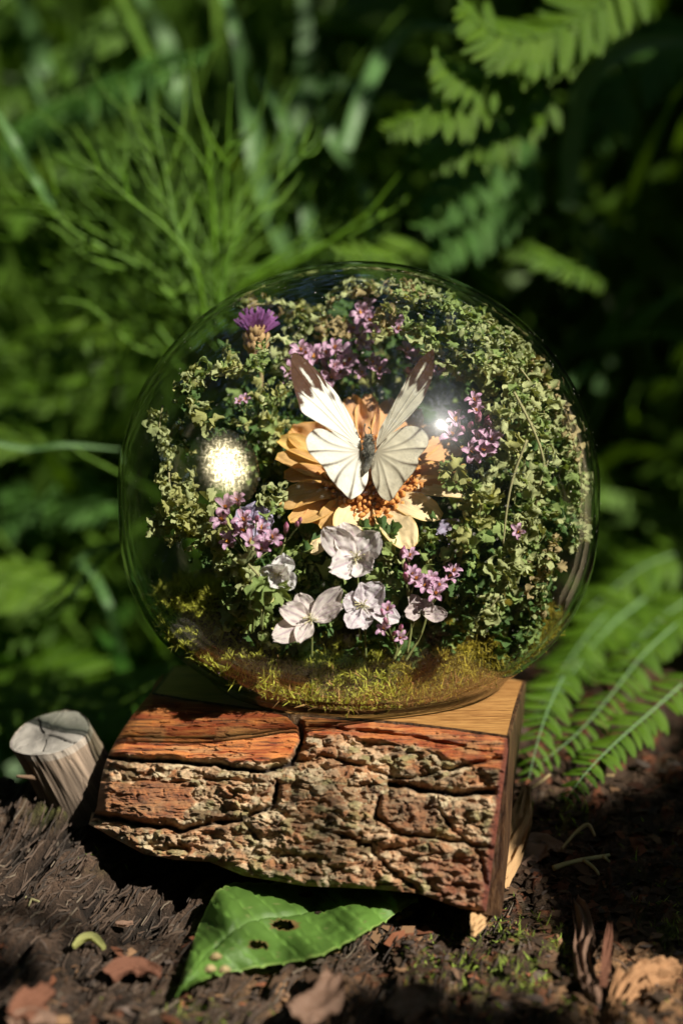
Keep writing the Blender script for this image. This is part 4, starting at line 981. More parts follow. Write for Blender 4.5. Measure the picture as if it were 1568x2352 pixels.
# bare thin stems
for lb, pt, Y in (('bare pale stem crossing the right hand leaves', [(1210, 1010), (1180, 1090), (1165, 1160), (1155, 1250)], -3.6), ('long thin stem rising through the right leaf mass', [(1180, 900), (1230, 1000), (1250, 1080), (1230, 1160)], -3.2)):
    T = thing('bare_stem', lb, 'stem', tuple(P(*pt[0], Y))); v, f = tube([P(*q, Y) for q in pt], [.035, .025], 6); wpart('stem', v, f, M['stem'], T)
# the dense backing: sprigs that nothing tells apart
fill = [((700, 780), 2.2), ((760, 800), 2.6), ((820, 830), 2.8), ((880, 860), 2.8), ((940, 880), 2.6), ((1000, 900), 2.2), ((1050, 880), 1.6), ((720, 860), 2.2), ((690, 960), 1.4), ((660, 1040), .9), ((640, 1090), .4),
        ((600, 1120), -.6), ((1060, 950), 1.2), ((1110, 940), .6), ((1150, 990), .2), ((1090, 1010), .8), ((1050, 1080), .4), ((1100, 1100), -.2), ((1160, 1100), -1.2), ((1200, 1130), -1.2), ((1010, 1130), .2),
        ((1150, 1180), -1.4), ((1210, 1250), -1.6), ((1100, 1260), -1.2), ((1160, 1300), -1.4), ((1040, 1260), -.8), ((980, 1250), -.8), ((920, 1240), -1.0), ((900, 1300), -1.4), ((960, 1310), -1.4), ((1060, 1340), -1.4),
        ((1130, 1400), -1.4), ((1190, 1400), -1.2), ((1080, 1440), -1.6), ((1000, 1400), -1.8), ((940, 1400), -1.8), ((880, 1370), -2.0), ((820, 1330), -1.9), ((760, 1290), -1.8), ((700, 1260), -1.8), ((650, 1240), -1.8),
        ((780, 1400), -2.2), ((720, 1360), -2.2), ((660, 1370), -2.2), ((620, 1300), -2.1), ((560, 1310), -1.8), ((600, 1430), -1.8), ((680, 1460), -2.2), ((1020, 1480), -1.6), ((1140, 1480), -1.2), ((560, 1380), -1.6),
        ((850, 1450), -2.2), ((930, 1470), -2.0), ((790, 880), 2.2), ((860, 930), 2.2), ((760, 740), 2.4), ((940, 780), 1.8), ((1010, 840), 1.2), ((1060, 820), .2), ((1130, 880), -.4), ((1180, 960), -.6), ((1230, 1010), -.6),
        ((1260, 1120), -.8), ((1290, 1060), -.3), ((1060, 740), -.2), ((1120, 790), -.4), ((1190, 870), -.3), ((620, 1190), -1.4), ((560, 1240), -1.4), ((500, 1240), -1.4), ((640, 860), .8), ((590, 900), .6), ((580, 980), .3), ((600, 1060), -.2)]
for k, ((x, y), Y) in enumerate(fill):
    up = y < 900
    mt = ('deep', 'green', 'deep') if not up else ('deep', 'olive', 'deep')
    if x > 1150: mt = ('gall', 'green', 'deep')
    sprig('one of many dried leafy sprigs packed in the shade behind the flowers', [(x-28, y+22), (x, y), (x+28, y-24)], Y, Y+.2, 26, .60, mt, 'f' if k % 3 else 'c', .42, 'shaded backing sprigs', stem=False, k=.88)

# ------------------------------------------------------------------ moss bed
def moss_top(x, y):
    x, y = np.asarray(x, float), np.asarray(y, float)
    return np.clip(.22+.60*(y+3.5), .05, 1.60+.5*fbm(x*.9, y*.9, s=71)) + .75*sstep(-1.6, -4.3, x) + .45*(fbm(x*1.3, y*1.3, s=72)-.5)
def wall_r(z):
    z = np.asarray(z); return (GR-.14)*np.sqrt(np.clip(1-((z-GC.z)/(GZ-.14))**2, 0, 1))
MB = thing('moss_bed', 'golden green moss cushion covering the floor of the globe', 'moss', (0, 0, .1)); MB['kind'] = 'stuff'
def wall_z(r): return GC.z-(GZ-.14)*np.clip(1-(np.asarray(r)/(GR-.14))**2, 0, 1)**(1/2.75)
def moss_z(r, ca, sa): return max(float(moss_top(r*ca, r*sa)), max(.12, float(wall_z(r))+.08))
V = []; nr_, ns_ = 50, 150
for i in range(nr_):
    for j in range(ns_):
        a = 2*math.pi*j/ns_; ca, sa = math.cos(a), math.sin(a); r = 5.5*i/(nr_-1)+.01; V.append((r*ca, r*sa, moss_z(r, ca, sa)))
V = np.array(V); pf = gridf(nr_, ns_, True); pok = moss_top(V[:, 0], V[:, 1]) > wall_z(np.hypot(V[:, 0], V[:, 1]))-.15; pf = pf[pok[pf].all(1)]; n1_ = fbm(V[:, 0]*3, V[:, 1]*3, V[:, 2]*3, s=9); C = mixc(np.array([.055, .035, .012]), np.array([.13, .12, .03]), n1_)
wpart('peat', V, pf, M['log'], MB, col=C)
s = NT('moss'); c = s.mix(.4, s.attr(), s.ramp(s.noise(1200, 2), (.3, .3), (.7, 1.7)), 'MULTIPLY'); tcn = s.mix(1.0, c, (1.5, 1.5, .6), 'MULTIPLY')
M['moss'] = s.pbr(c, .7, None, .2, .3, tcn)
def tufts(name, roots, nrms, lens, cols, parent, seed=1):
    rs = np.random.RandomState(seed); n = len(roots); roots = np.array(roots); nrms = np.array(nrms)
    d = nrms+rs.normal(0, .75, (n, 3)); d /= np.linalg.norm(d, axis=1)[:, None]
    side = np.cross(d, rs.normal(0, 1, (n, 3))); side /= np.linalg.norm(side, axis=1)[:, None]
    V = []; L = np.array(lens)[:, None]; bend = rs.normal(0, .8, (n, 3))
    for k, w in enumerate((1.0, 1.2, .8, .15)):
        t = k/3; c_ = roots+d*L*t+bend*L*t*t*.6; ww = side*.018*w*(.6+L*1.8)
        V += [c_-ww, c_+ww]
    V = np.stack(V, 1).reshape(-1, 3)
    b = (np.arange(n)*8)[:, None]; F = np.concatenate([b+np.array([[2*k, 2*k+1, 2*k+3, 2*k+2]]) for k in range(3)])
    C_ = np.repeat(np.array(cols), 8, 0)
    o = wpart(name, V, F, M['moss'], parent, col=C_, smooth=False); o['kind'] = 'stuff'; return o
roots = []; nn = []; ls = []; cs = []
for k in range(40000):
    a = R.uniform(math.pi*.85, math.pi*2.15) if R.random() < .9 else R.uniform(0, 6.28); ca, sa = math.cos(a), math.sin(a); r = 5.5*math.sqrt(R.uniform(.05, 1))
    z = float(moss_top(r*ca, r*sa))
    if z < float(wall_z(r))-.05 or z < 0: continue
    z = max(z, .1); n_ = Vector((ca*.1, -.35, 1))
    roots.append((r*ca, r*sa, z-.02)); nn.append(tuple(n_)); ls.append(R.uniform(.07, .26))
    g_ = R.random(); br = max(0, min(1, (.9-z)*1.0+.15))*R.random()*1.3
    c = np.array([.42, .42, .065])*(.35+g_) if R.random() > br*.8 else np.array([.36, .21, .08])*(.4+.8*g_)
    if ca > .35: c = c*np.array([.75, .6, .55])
    cs.append(c)
tufts('moss_strands', roots, nn, ls, cs, MB)
# ------------------------------------------------------------------ on the log
def on_log(px, py, lift=0.1):
    z = -5.0
    for _ in range(8):
        p = PZ(px, py, z); z = .5*z+.5*(float(log_z(np.array(p.x), np.array(p.y)))+lift)
    return PZ(px, py, z)
# big green leaf pinned under the block
LT = [(405, 2288), (436, 2195), (462, 2115), (514, 2036), (620, 2030), (740, 2022), (860, 2030), (960, 2064)]
LB = [(405, 2288), (470, 2252), (560, 2230), (650, 2217), (740, 2196), (830, 2150), (900, 2108), (960, 2070)]
nu, nv = 110, 60
lt = crom([(*q, 0) for q in LT], nu); lb = crom([(*q, 0) for q in LB], nu)
V = []; C = []; keep = []
for i in range(nu):
    for j in range(nv):
        s_ = j/(nv-1); x = lt[i, 0]*(1-s_)+lb[i, 0]*s_; y = lt[i, 1]*(1-s_)+lb[i, 1]*s_; t = i/(nu-1)
        lift = .42 + .50*math.exp(-((x-520)/70)**2-((y-2060)/60)**2) + .16*math.sin(x/52+y/60) + .10*math.sin(x/23-y/40) + .22*math.sin(math.pi*s_)
        p = on_log(x, y, lift-.15*(t > .9)); V.append(list(p))
        ven = abs(((x*.8-y*.9+300) / 46) % 1-.5); mid = abs(s_-.42)
        c = np.array([.085, .175, .028])*(.75+.5*float(vn(np.array([x/30]), np.array([y/30]), 0., 3)[0]))
        c = c + np.array([.05, .09, .02])*math.exp(-(ven/.05)**2) + np.array([.08, .12, .05])*math.exp(-(mid/.016)**2)
        if min(s_, 1-s_) < .02: c = np.array([.22, .34, .08])
        hn_ = 1-.35*float(vn(np.array([x/5]), np.array([y/4]), 0., 8)[0])
        dh = hn_*min(math.hypot((x-652)/17, (y-2127)/8), math.hypot((x-592)/13, (y-2173)/6), math.hypot((x-704)/9, (y-2056)/4))
        if dh < 1.5: c = np.array([.16, .10, .035])
        elif vn(np.array([x/9]), np.array([y/7]), 0., 18)[0] > .93: c = np.array([.16, .20, .06])
        V[-1][2] += -.07*math.exp(-(ven/.06)**2)-.12*math.exp(-(mid/.02)**2)+.05*float(vn(np.array([x/11]), np.array([y/9]), 0., 28)[0])
        keep.append(dh > 1); C.append(c)
F = [tuple(int(a) for a in q) for q in gridf(nu, nv) if all(keep[a] for a in q)]
M['bigleaf'] = attrmat('fresh_leaf', .52, 500, .15, .35, .5, .2, tgain=1.7)
T = thing('green_leaf', 'big fresh green leaf with two holes pinned under the block', 'leaf', tuple(on_log(650, 2150)))
wpart('blade', np.array(V), F, M['bigleaf'], T, col=np.array(C))
for q in ((495, 2200), (515, 2230), (482, 2228)):
    v, f = tube([on_log(q[0]-12, q[1]+4, .75), on_log(q[0], q[1]-3, .82), on_log(q[0]+13, q[1], .75)], [.05, .11, .04], 6); wpart('crumb', v, f, M['tan'], T)
# leaves, chips and rootlets lying about
M['dleaf'] = leafmat('brown_dead_leaf', (.09, .05, .032), (.24, .145, .10), .15, .6, 120)
M['rleaf'] = leafmat('red_brown_bark_flake', (.08, .03, .017), (.18, .075, .04), .03, .8, 160)
M['tanwood'] = leafmat('orange_rotten_wood', (.13, .065, .03), (.32, .17, .08), .02, .8, 160)
M['splint'] = leafmat('pale_rotten_splinter', (.28, .16, .07), (.52, .34, .17), .02, .8, 200)
def flake(name, label, cat, pts, wid, mt, Y=None, lift=.25, cup=.3, wav=.15, nrm=(0, -.5, .85), thick=.05, seed=1):
    q = [on_log(a, b, lift) for a, b in pts]
    g_, t, sx = sheet(q, [w/85 for w in wid], nrm, 26, 13, cup, wav*1.8, 3, seed)
    n_ = np.array([0, .05, -1.])*thick; top = g_.reshape(-1, 3); botm = top+n_
    k = len(top); f = [tuple(x) for x in gridf(26, 13)] + [tuple(a+k for a in x[::-1]) for x in gridf(26, 13)]
    T = thing(name, label, cat, tuple(q[1])); wpart('surface', np.concatenate([top, botm]), f, M[mt], T); return T
flake('dead_leaf', 'pinkish brown dead leaf lying right of the block', 'leaf', [(1175, 2000), (1215, 1960), (1250, 1940), (1300, 1948)], [40, 80, 75, 8], 'dleaf', cup=.1, lift=.4)
flake('wood_splinter', 'pale torn wood splinter hanging below the lower right block corner', 'splinter', [(1128, 2040), (1118, 2080), (1098, 2110), (1085, 2140)], [26, 40, 34, 8], 'splint', lift=.9, thick=.15)
flake('bark_strip', 'ragged brown bark strip standing right against the block side', 'bark strip', [(1208, 1800), (1200, 1870), (1175, 1940), (1150, 2020)], [16, 44, 52, 30], 'splint', lift=.9, thick=.25, wav=.3)
flake('hanging_bark_curl', 'long grey brown bark curl in the lower right corner area', 'bark curl', [(1320, 2060), (1345, 2130), (1335, 2190), (1358, 2260), (1365, 2290)], [20, 46, 34, 48, 14], 'dleaf', lift=.45, thick=.1, wav=.5, cup=-.5)
flake('bark_chip', 'thin upright orange splinter beside the long bark curl', 'bark chip', [(1400, 2120), (1395, 2180), (1385, 2250)], [10, 20, 14], 'rleaf', lift=.8, thick=.2)
flake('dead_leaf', 'reddish flake in the lower left corner', 'bark flake', [(40, 2340), (75, 2300), (120, 2270)], [50, 60, 30], 'rleaf', lift=.6, seed=3)
flake('bark_chip', 'reddish chip left of the green leaf tip', 'bark chip', [(250, 2240), (310, 2220), (370, 2235)], [40, 46, 20], 'rleaf', lift=.5, seed=5)
flake('dead_leaf', 'brown folded flake below the green leaf at the bottom edge', 'bark flake', [(680, 2340), (740, 2300), (770, 2240)], [60, 80, 30], 'dleaf', lift=.7, seed=8)
flake('bark_chip', 'small pale chip on the dark wood left of the leaf', 'bark chip', [(265, 2120), (285, 2122), (305, 2118)], [8, 14, 7], 'dleaf', lift=.3)
flake('rotten_chunk', 'pale orange rotten chunk at the lower right edge', 'wood chunk', [(1400, 2330), (1440, 2260), (1500, 2230), (1568, 2220)], [26, 44, 36, 20], 'tanwood', lift=.4, thick=.3, wav=.9, seed=11)
flake('yellow_leaf_bit', 'curved yellow green leaf bit on the dark wood at left', 'leaf bit', [(170, 2175), (190, 2158), (215, 2155), (240, 2178)], [10, 20, 20, 10], 'olive', lift=.35, cup=.5, wav=.05)
flake('bark_chip', 'tan chip standing in front of the wood chips at the bottom centre', 'bark chip', [(905, 2330), (960, 2300), (1010, 2305)], [60, 70, 30], 'dleaf', lift=.6, seed=9)
flake('stone_chip', 'pale grey chip at the bottom edge left of centre', 'chip', [(20, 2352), (70, 2340), (130, 2345)], [30, 40, 20], 'dleaf', lift=.5, seed=13)
def strand(label, pts, rad, mt, lift=.3, name='rootlet', cat='rootlet', extra=()):
    T = thing(name, label, cat, tuple(on_log(*pts[0], lift))); v, f = tube([on_log(a, b, lift) for a, b in pts], rad, 6); wpart('stem', v, f, M[mt], T)
    for e in extra: v, f = tube([on_log(a, b, lift+.03) for a, b in e], [rad[0]*.8, rad[0]*.4], 5); wpart('branch', v, f, M[mt], T)
strand('pale curling rootlet below the grey branch stub', [(62, 1893), (95, 1880), (130, 1878), (170, 1860), (225, 1835)], [.04, .05, .06], 'stem', .5)
strand('forked pale lichen twig right of the dead leaf', [(1270, 1995), (1300, 1985), (1340, 1975), (1400, 1965)], [.08, .05], 'stem', .5, 'forked_twig', 'twig', ([(1340, 1975), (1365, 1995), (1375, 2010)], [(1385, 1967), (1400, 1980)]))
strand('straight dry straw behind the block under the fern tip', [(1290, 1776), (1350, 1780), (1410, 1782)], [.04, .04], 'tan', .3, 'straw', 'straw')
strand('short dry straw leaning by the bark strip', [(1218, 1812), (1242, 1796), (1262, 1780)], [.05, .04], 'tan', .5, 'straw', 'straw')
strand('bent dry stalk right of the dead leaf', [(1290, 1950), (1320, 1915), (1350, 1895), (1365, 1920)], [.04, .06, .04], 'tan', .5, 'bent_stalk', 'stalk')
strand('tiny pale sprout on the wood at the far left', [(58, 2062), (72, 2066), (90, 2072)], [.05, .03], 'stem', .3, 'sprout', 'sprout', ([(72, 2066), (66, 2082)],))
# crumbly litter
def on_log_np(px, py):
    px, py = np.asarray(px, float), np.asarray(py, float); rr_ = np.array(FWD)[None]+((px-784)/FPX)[:, None]*np.array(RGT)+((1176-py)/FPX)[:, None]*np.array(UPV)
    z = np.full(px.shape, -5.)
    for _ in range(8):
        p = np.array(CAM)+rr_*((z-CAM.z)/rr_[:, 2])[:, None]; z = .5*z+.5*log_z(p[:, 0], p[:, 1])
    p[:, 2] = log_full(p[:, 0:1], p[:, 1:2])[0][:, 0]; return p
LX = []
for k in range(11000):
    rg = R.random(); x, y = (R.uniform(900, 1700), R.uniform(1500, 2420)) if rg < .72 else (R.uniform(-60, 1000), R.uniform(2060, 2420)); LX.append((rg, x, y))
LPt = on_log_np([q[1] for q in LX], [q[2] for q in LX])
V = []; F = []; C = []
for k in range(11000):
    rg, x, y = LX[k]
    if rg >= .72 and (x < 620 and y < 2200 or R.random() < .45): continue
    if x > 1150 and y < 1700 and R.random() < .2: continue
    p = Vector(LPt[k])+Vector((0, 0, .06))
    L = R.choice((.05, .07, .09, .12, .16, .26))*R.uniform(.8, 1.3); w = L*R.choice((.08, .12, .3, .5, .7)); a = R.uniform(0, 6.28); tl = R.uniform(-.5, .6)
    d = Vector((math.cos(a), math.sin(a), tl)); e = d.cross(Vector((R.uniform(-.4, .4), R.uniform(-.6, .2), 1))).normalized()*w; up = Vector((0, 0, L*.18)); b0 = len(V)
    V += [list(p-d*L-e*.6), list(p-d*L*.8+e), list(p+up-e), list(p+up+e*.7), list(p+d*L-e*.4), list(p+d*L*.7+e*.5)]
    F += [(b0, b0+2, b0+3, b0+1), (b0+2, b0+4, b0+5, b0+3)]
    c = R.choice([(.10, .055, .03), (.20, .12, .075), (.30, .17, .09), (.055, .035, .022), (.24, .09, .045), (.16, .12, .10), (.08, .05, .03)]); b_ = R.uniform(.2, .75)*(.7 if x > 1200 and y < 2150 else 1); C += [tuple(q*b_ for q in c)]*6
M['litter'] = attrmat('wood_crumbs', .85, 700, .4, 0, .2, .6)
lt_ = link('forest_litter', mesh('forest_litter', np.array(V), F, M['litter'], smooth=False, col=np.array(C))); props(lt_, 'crumbs of bark and rotten wood scattered over the log', kind='stuff')
roots = []; nn = []; ls = []; cs = []
mx_, my_ = RN.uniform(-20, 1600, 26000), RN.uniform(1780, 2400, 26000); mp = on_log_np(mx_, my_)
mk = RN.rand(26000) < moss_w(mx_, my_, mp[:, 0], mp[:, 1])
for p in mp[mk]: roots.append(tuple(p)); nn.append((0, -.2, 1)); ls.append(R.uniform(.10, .28)); cs.append(np.array([.20, .27, .045])*R.uniform(.4, 1.6))
lm = thing('log_moss', 'yellow green moss tufts growing on the rotten log', 'moss', tuple(roots[0])); lm['kind'] = 'stuff'
tufts('moss_tufts', roots, nn, ls, cs, lm, 3)

# ------------------------------------------------------------------ ferns
def leaflet_mesh(sd, mt, teeth=8):
    rr = random.Random(sd); n = teeth*4+1; t = np.linspace(0, 1, n); w = .18*np.sin(np.pi*np.clip(t*.86+.12, 0, 1))**.8
    tt = np.abs(((t*teeth) % 1)-.35)*1.2; w = w*(1-.62*tt)*(t < .999)+.004
    s = np.array([-1, -.5, 0, .5, 1.]); bend = -rr.uniform(.15, .5)*t**2+rr.uniform(-.1, .1)*t; side = -rr.uniform(.05, .30)*t**2
    X = t[:, None]+.06*np.abs(s)[None]; Y_ = w[:, None]*s[None]+side[:, None]; Z_ = bend[:, None]-.22*w[:, None]*np.abs(s)[None]*1.4+.02*np.sin(t*teeth*6.28)[:, None]*np.abs(s)[None]
    return mesh('leaflet', np.stack([X, Y_, Z_], -1).reshape(-1, 3), gridf(n, 5), mt)
FLM = {}
def fern(label, pts, n, length, mt='fern', up=(0, -.35, .9), taper=(.35, .8, 1.0, .95), rr_=.035, name='fern_frond', group='fern fronds', tip_first=True, fwd=.45, rach='rachis'):
    """pts run from the tip to the stalk"""
    T = thing(name, label, 'fern frond', tuple(pts[-1]), group)
    c = crom(pts, 60); t = np.gradient(c, axis=0); t /= np.linalg.norm(t, axis=1)[:, None]
    v, f = tube([Vector(q) for q in c[::6]], [rr_*.25, rr_], 6, 24); wpart('rachis', v, f, M[rach], T)
    if mt not in FLM: FLM[mt] = [leaflet_mesh(k*5+1, M[mt]) for k in range(4)]
    for k in range(n):
        fr = .02+.97*(k/(n-1))**.85; i = min(59, int(fr*59)); p = Vector(c[i]); d = Vector(t[i]); U_ = Vector(up).normalized()
        L = length*float(np.interp(fr, [0, .33, .66, 1], taper))*R.uniform(.9, 1.1)
        for sd in (-1, 1):
            s_ = d.cross(U_).normalized()*sd; x = (s_-d*fwd*R.uniform(.7, 1.4)+U_*R.uniform(-.3, .2)).normalized(); z = (U_+s_*R.uniform(-.45, .45)).normalized(); y = z.cross(x).normalized(); z = x.cross(y)
            mm = (Matrix((x, y, z)).transposed()*L).to_4x4(); mm.translation = p; link('leaflet', R.choice(FLM[mt]), T, mm)
def pp(*a): return [P(x, y, Y) for x, y, Y in a]
fern('sharp fern frond nearest the block right side pointing down', pp((1214, 1790, .5), (1235, 1700, 1.5), (1262, 1620, 3), (1300, 1540, 5)), 14, .8, fwd=.5)
fern('long fern frond with pale stalk rising from behind the block to upper right', pp((1225, 1765, 1), (1320, 1690, 2.5), (1400, 1600, 4.5), (1480, 1500, 7), (1580, 1410, 9)), 24, .9, fwd=.35)
fern('lowest fern frond in sharp focus at the right edge', pp((1300, 1835, -1.2), (1350, 1770, 0), (1420, 1700, 1.5), (1500, 1630, 3), (1590, 1550, 4.5)), 25, .8, fwd=.35)
fern('fern frond with a bluish stalk behind the lower glass on the right', pp((1280, 1600, 8), (1330, 1520, 10), (1400, 1440, 12), (1460, 1390, 14), (1520, 1345, 16)), 15, 1.35, fwd=.4, rr_=.07)
fern('fern frond crossing the right edge above the two sharp ones', pp((1400, 1560, 9), (1460, 1480, 11), (1520, 1420, 13), (1590, 1370, 14)), 14, 1.3)
fern('mid height fern frond crossing behind the right rim of the globe', pp((1330, 1420, 14), (1400, 1360, 15), (1480, 1300, 16), (1590, 1260, 17)), 16, 1.4)
fern('low fern frond filling the gap under the blue stalked one', pp((1230, 1640, 7), (1280, 1560, 9), (1340, 1470, 11), (1400, 1400, 13)), 18, 1.1)
fern('soft fern frond arching at the right edge at shoulder height of the globe', pp((1360, 1290, 24), (1430, 1250, 26), (1500, 1235, 28), (1590, 1240, 30)), 15, 2.2, 'fern')
fern('pointed yellow green frond tip at the right edge above the others', pp((1485, 1160, 20), (1530, 1185, 21), (1590, 1215, 22)), 8, 1.5, 'fernb')
fern('soft fern frond low behind the globe on the right', pp((1300, 1330, 20), (1380, 1345, 22), (1460, 1340, 24), (1590, 1330, 26)), 16, 1.8, 'fern')
fern('fern frond pointing left behind the right rim of the globe', pp((1370, 1205, 24), (1420, 1290, 25), (1440, 1380, 26)), 12, 1.6, 'fern')
top = [('bright crinkled frond at the top edge right of centre', ((1060, 10, 10), (1110, 60, 10.5), (1210, 90, 11), (1330, 40, 12), (1450, -60, 13)), 18, 2.2, 'fernb'),
 ('second bright frond just under the top edge', ((1130, 130, 10.5), (1220, 120, 11), (1310, 70, 12), (1420, -20, 13)), 15, 1.9, 'fernb'),
 ('bright drooping frond left end of the upper right cascade', ((890, 300, 9.5), (950, 270, 10), (1020, 260, 10.5), (1100, 220, 11.5), (1200, 150, 13)), 18, 1.5, 'fernb'),
 ('bright frond curling at the middle of the upper right cascade', ((1000, 130, 10), (1040, 170, 10.5), (1120, 190, 11.5), (1230, 160, 13)), 14, 1.6, 'fernb'),
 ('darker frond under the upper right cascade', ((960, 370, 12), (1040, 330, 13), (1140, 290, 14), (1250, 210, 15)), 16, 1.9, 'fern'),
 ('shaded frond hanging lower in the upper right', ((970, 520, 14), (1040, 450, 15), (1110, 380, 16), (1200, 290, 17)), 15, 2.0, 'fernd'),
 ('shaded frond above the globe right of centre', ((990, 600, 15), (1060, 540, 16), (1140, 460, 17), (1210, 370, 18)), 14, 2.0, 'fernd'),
 ('bright short frond touching the top of the globe', ((775, 580, 9), (830, 592, 10), (900, 590, 11), (960, 560, 13)), 10, 1.3, 'fernb'),
 ('narrow lit frond pointing right of the globe top', ((1385, 655, 16), (1320, 625, 16), (1250, 590, 17), (1180, 560, 18)), 14, 1.0, 'fern'),
 ('deep shaded frond at the top right corner', ((1360, 330, 20), (1420, 220, 21), (1500, 120, 22), (1600, 60, 23)), 14, 2.4, 'fernd'),
 ('lit fern frond end at the left edge at globe mid height', ((75, 1022, 14), (35, 1010, 14.5), (-40, 990, 15)), 9, 1.5, 'fernb'),
 ('yellow green fan of a frond at left below mid height', ((165, 1375, 13), (90, 1360, 14), (30, 1340, 14.5), (-60, 1310, 15)), 13, 2.2, 'fernb'),
 ('second frond under the yellow green fan at left', ((130, 1430, 14), (60, 1420, 14.5), (-60, 1380, 15)), 10, 1.9, 'fern'),
 ('lit frond stretching to the block from the lower left', ((400, 1525, 9), (330, 1560, 10), (230, 1590, 11), (100, 1600, 12), (-40, 1590, 13)), 24, 1.5, 'fern'),
 ('bright frond low at left behind the grey stub', ((350, 1590, 8), (260, 1640, 9), (140, 1620, 10), (-40, 1620, 11)), 22, 1.6, 'fern'),
 ('broad blurred frond in the lower left behind the stub', ((290, 1700, 12), (180, 1560, 13), (60, 1530, 14), (-60, 1540, 15)), 18, 2.4, 'fern'),
 ('hanging dark toothed frond at the upper left', ((470, 120, 16), (380, 150, 17), (260, 190, 18), (120, 270, 20), (0, 330, 21)), 18, 2.0, 'fernd'),
 ('grey green toothed frond at the top left', ((320, 40, 24), (240, 80, 25), (140, 150, 26), (40, 180, 27)), 13, 3.4, 'under'),
 ('pale toothed frond under the dark hanging one', ((420, 260, 26), (330, 300, 27), (220, 330, 28), (90, 380, 30)), 13, 3.2, 'under'),
 ('yellow lit frond at left above globe shoulder', ((330, 790, 14), (240, 770, 15), (130, 775, 16), (0, 790, 17)), 16, 1.6, 'fernb'),
 ('mid green frond at the left edge under the horsetails', ((230, 860, 18), (150, 900, 19), (60, 900, 20), (-40, 890, 21)), 15, 2.2, 'fern'),
 ('soft frond at the left edge two thirds down', ((240, 1180, 20), (160, 1140, 21), (70, 1150, 22), (-40, 1170, 23)), 15, 2.4, 'fernd')]
for lb, q, n_, L_, mt in top: fern(lb, pp(*q), int(n_*1.35), L_*.72, mt, up=(R.uniform(-.3, .3), -.6, .7), rr_=.06, rach='fern' if mt != 'fernd' else 'fernd')

# ------------------------------------------------------------------ horsetails: jointed thin green branches
def jtube(pts, r):
    r *= .48; v, f = tube(pts, [r*1.2, r, r*.7, r*.3], 6, 26)
    for i in range(26):
        if i % 5 == 0:
            c = v[i*6:i*6+6].mean(0); v[i*6:i*6+6] = c+(v[i*6:i*6+6]-c)*1.45
    return v, f
HT = [('horsetail plant fanning out left of centre above the globe', [[(480, 760), (455, 660), (430, 590), (380, 470), (340, 380), (275, 240)], [(470, 740), (450, 620), (380, 525), (300, 460), (230, 395), (165, 350)], [(350, 500), (300, 455), (275, 400), (262, 335)], [(425, 590), (395, 480), (370, 360), (350, 265)], [(440, 640), (410, 540), (380, 400), (350, 235)]], 9, .12),
 ('upright horsetail with forked tips above the left globe shoulder', [[(505, 760), (495, 600), (490, 480), (485, 400), (520, 335), (552, 295)], [(500, 700), (488, 500), (478, 400), (430, 320), (355, 240)], [(510, 720), (515, 560), (520, 380), (530, 190)]], 10, .12),
 ('horsetail branch reaching up right to a bent tip', [[(500, 720), (535, 560), (590, 485), (640, 415), (690, 360), (722, 325), (735, 292)]], 9, .12),
 ('horsetail branches sweeping to the left edge', [[(470, 780), (400, 660), (300, 580), (200, 520), (90, 460), (-20, 435)], [(440, 740), (330, 620), (220, 560), (130, 500), (60, 400), (-20, 290)], [(400, 680), (280, 590), (190, 560), (120, 480), (0, 470)], [(300, 620), (200, 590), (120, 520), (0, 500)]], 11, .12),
 ('horsetail branches leaning right toward the bright fronds', [[(520, 690), (620, 610), (700, 575), (800, 540), (870, 500), (925, 465), (925, 438)], [(540, 660), (700, 590), (830, 500), (900, 420), (975, 330)], [(560, 640), (680, 560), (780, 520), (860, 430)]], 12, .13),
 ('lower horsetail tangle between left edge and globe', [[(400, 800), (330, 720), (250, 690), (150, 620), (60, 590)], [(420, 850), (340, 770), (300, 680)], [(380, 820), (300, 790), (200, 700), (100, 690)]], 12, .12),
 ('horsetail strands crossing low behind the globe left side', [[(290, 1240), (240, 1290), (190, 1380), (150, 1430)], [(300, 1100), (200, 1050), (150, 1020), (60, 1030)]], 12, .10)]
for lb, br, Y, r in HT:
    T = thing('horsetail', lb, 'horsetail', tuple(P(*br[0][0], Y)), 'horsetails behind the globe')
    for k, b in enumerate(br):
        dY = R.uniform(-2.5, 2.5); m = len(b); v, f = jtube([P(x, y, Y+dY*i/m) for i, (x, y) in enumerate(b)], r); wpart('branch', v, f, M['horse'], T)
        for q in range(5):
            i = R.randrange(1, m-1); x, y = b[i]; dx_, dy_ = b[i+1][0]-x, b[i+1][1]-y; sg = R.choice((-1, 1))
            v, f = jtube([P(x, y, Y+dY*i/m), P(x+dx_*.6-sg*dy_*.35, y+dy_*.6+sg*dx_*.35, Y+1), P(x+dx_*1.3-sg*dy_*.5, y+dy_*1.3+sg*dx_*.5-20, Y+1.5)], r*.7); wpart('side_branch', v, f, M['horse'], T)
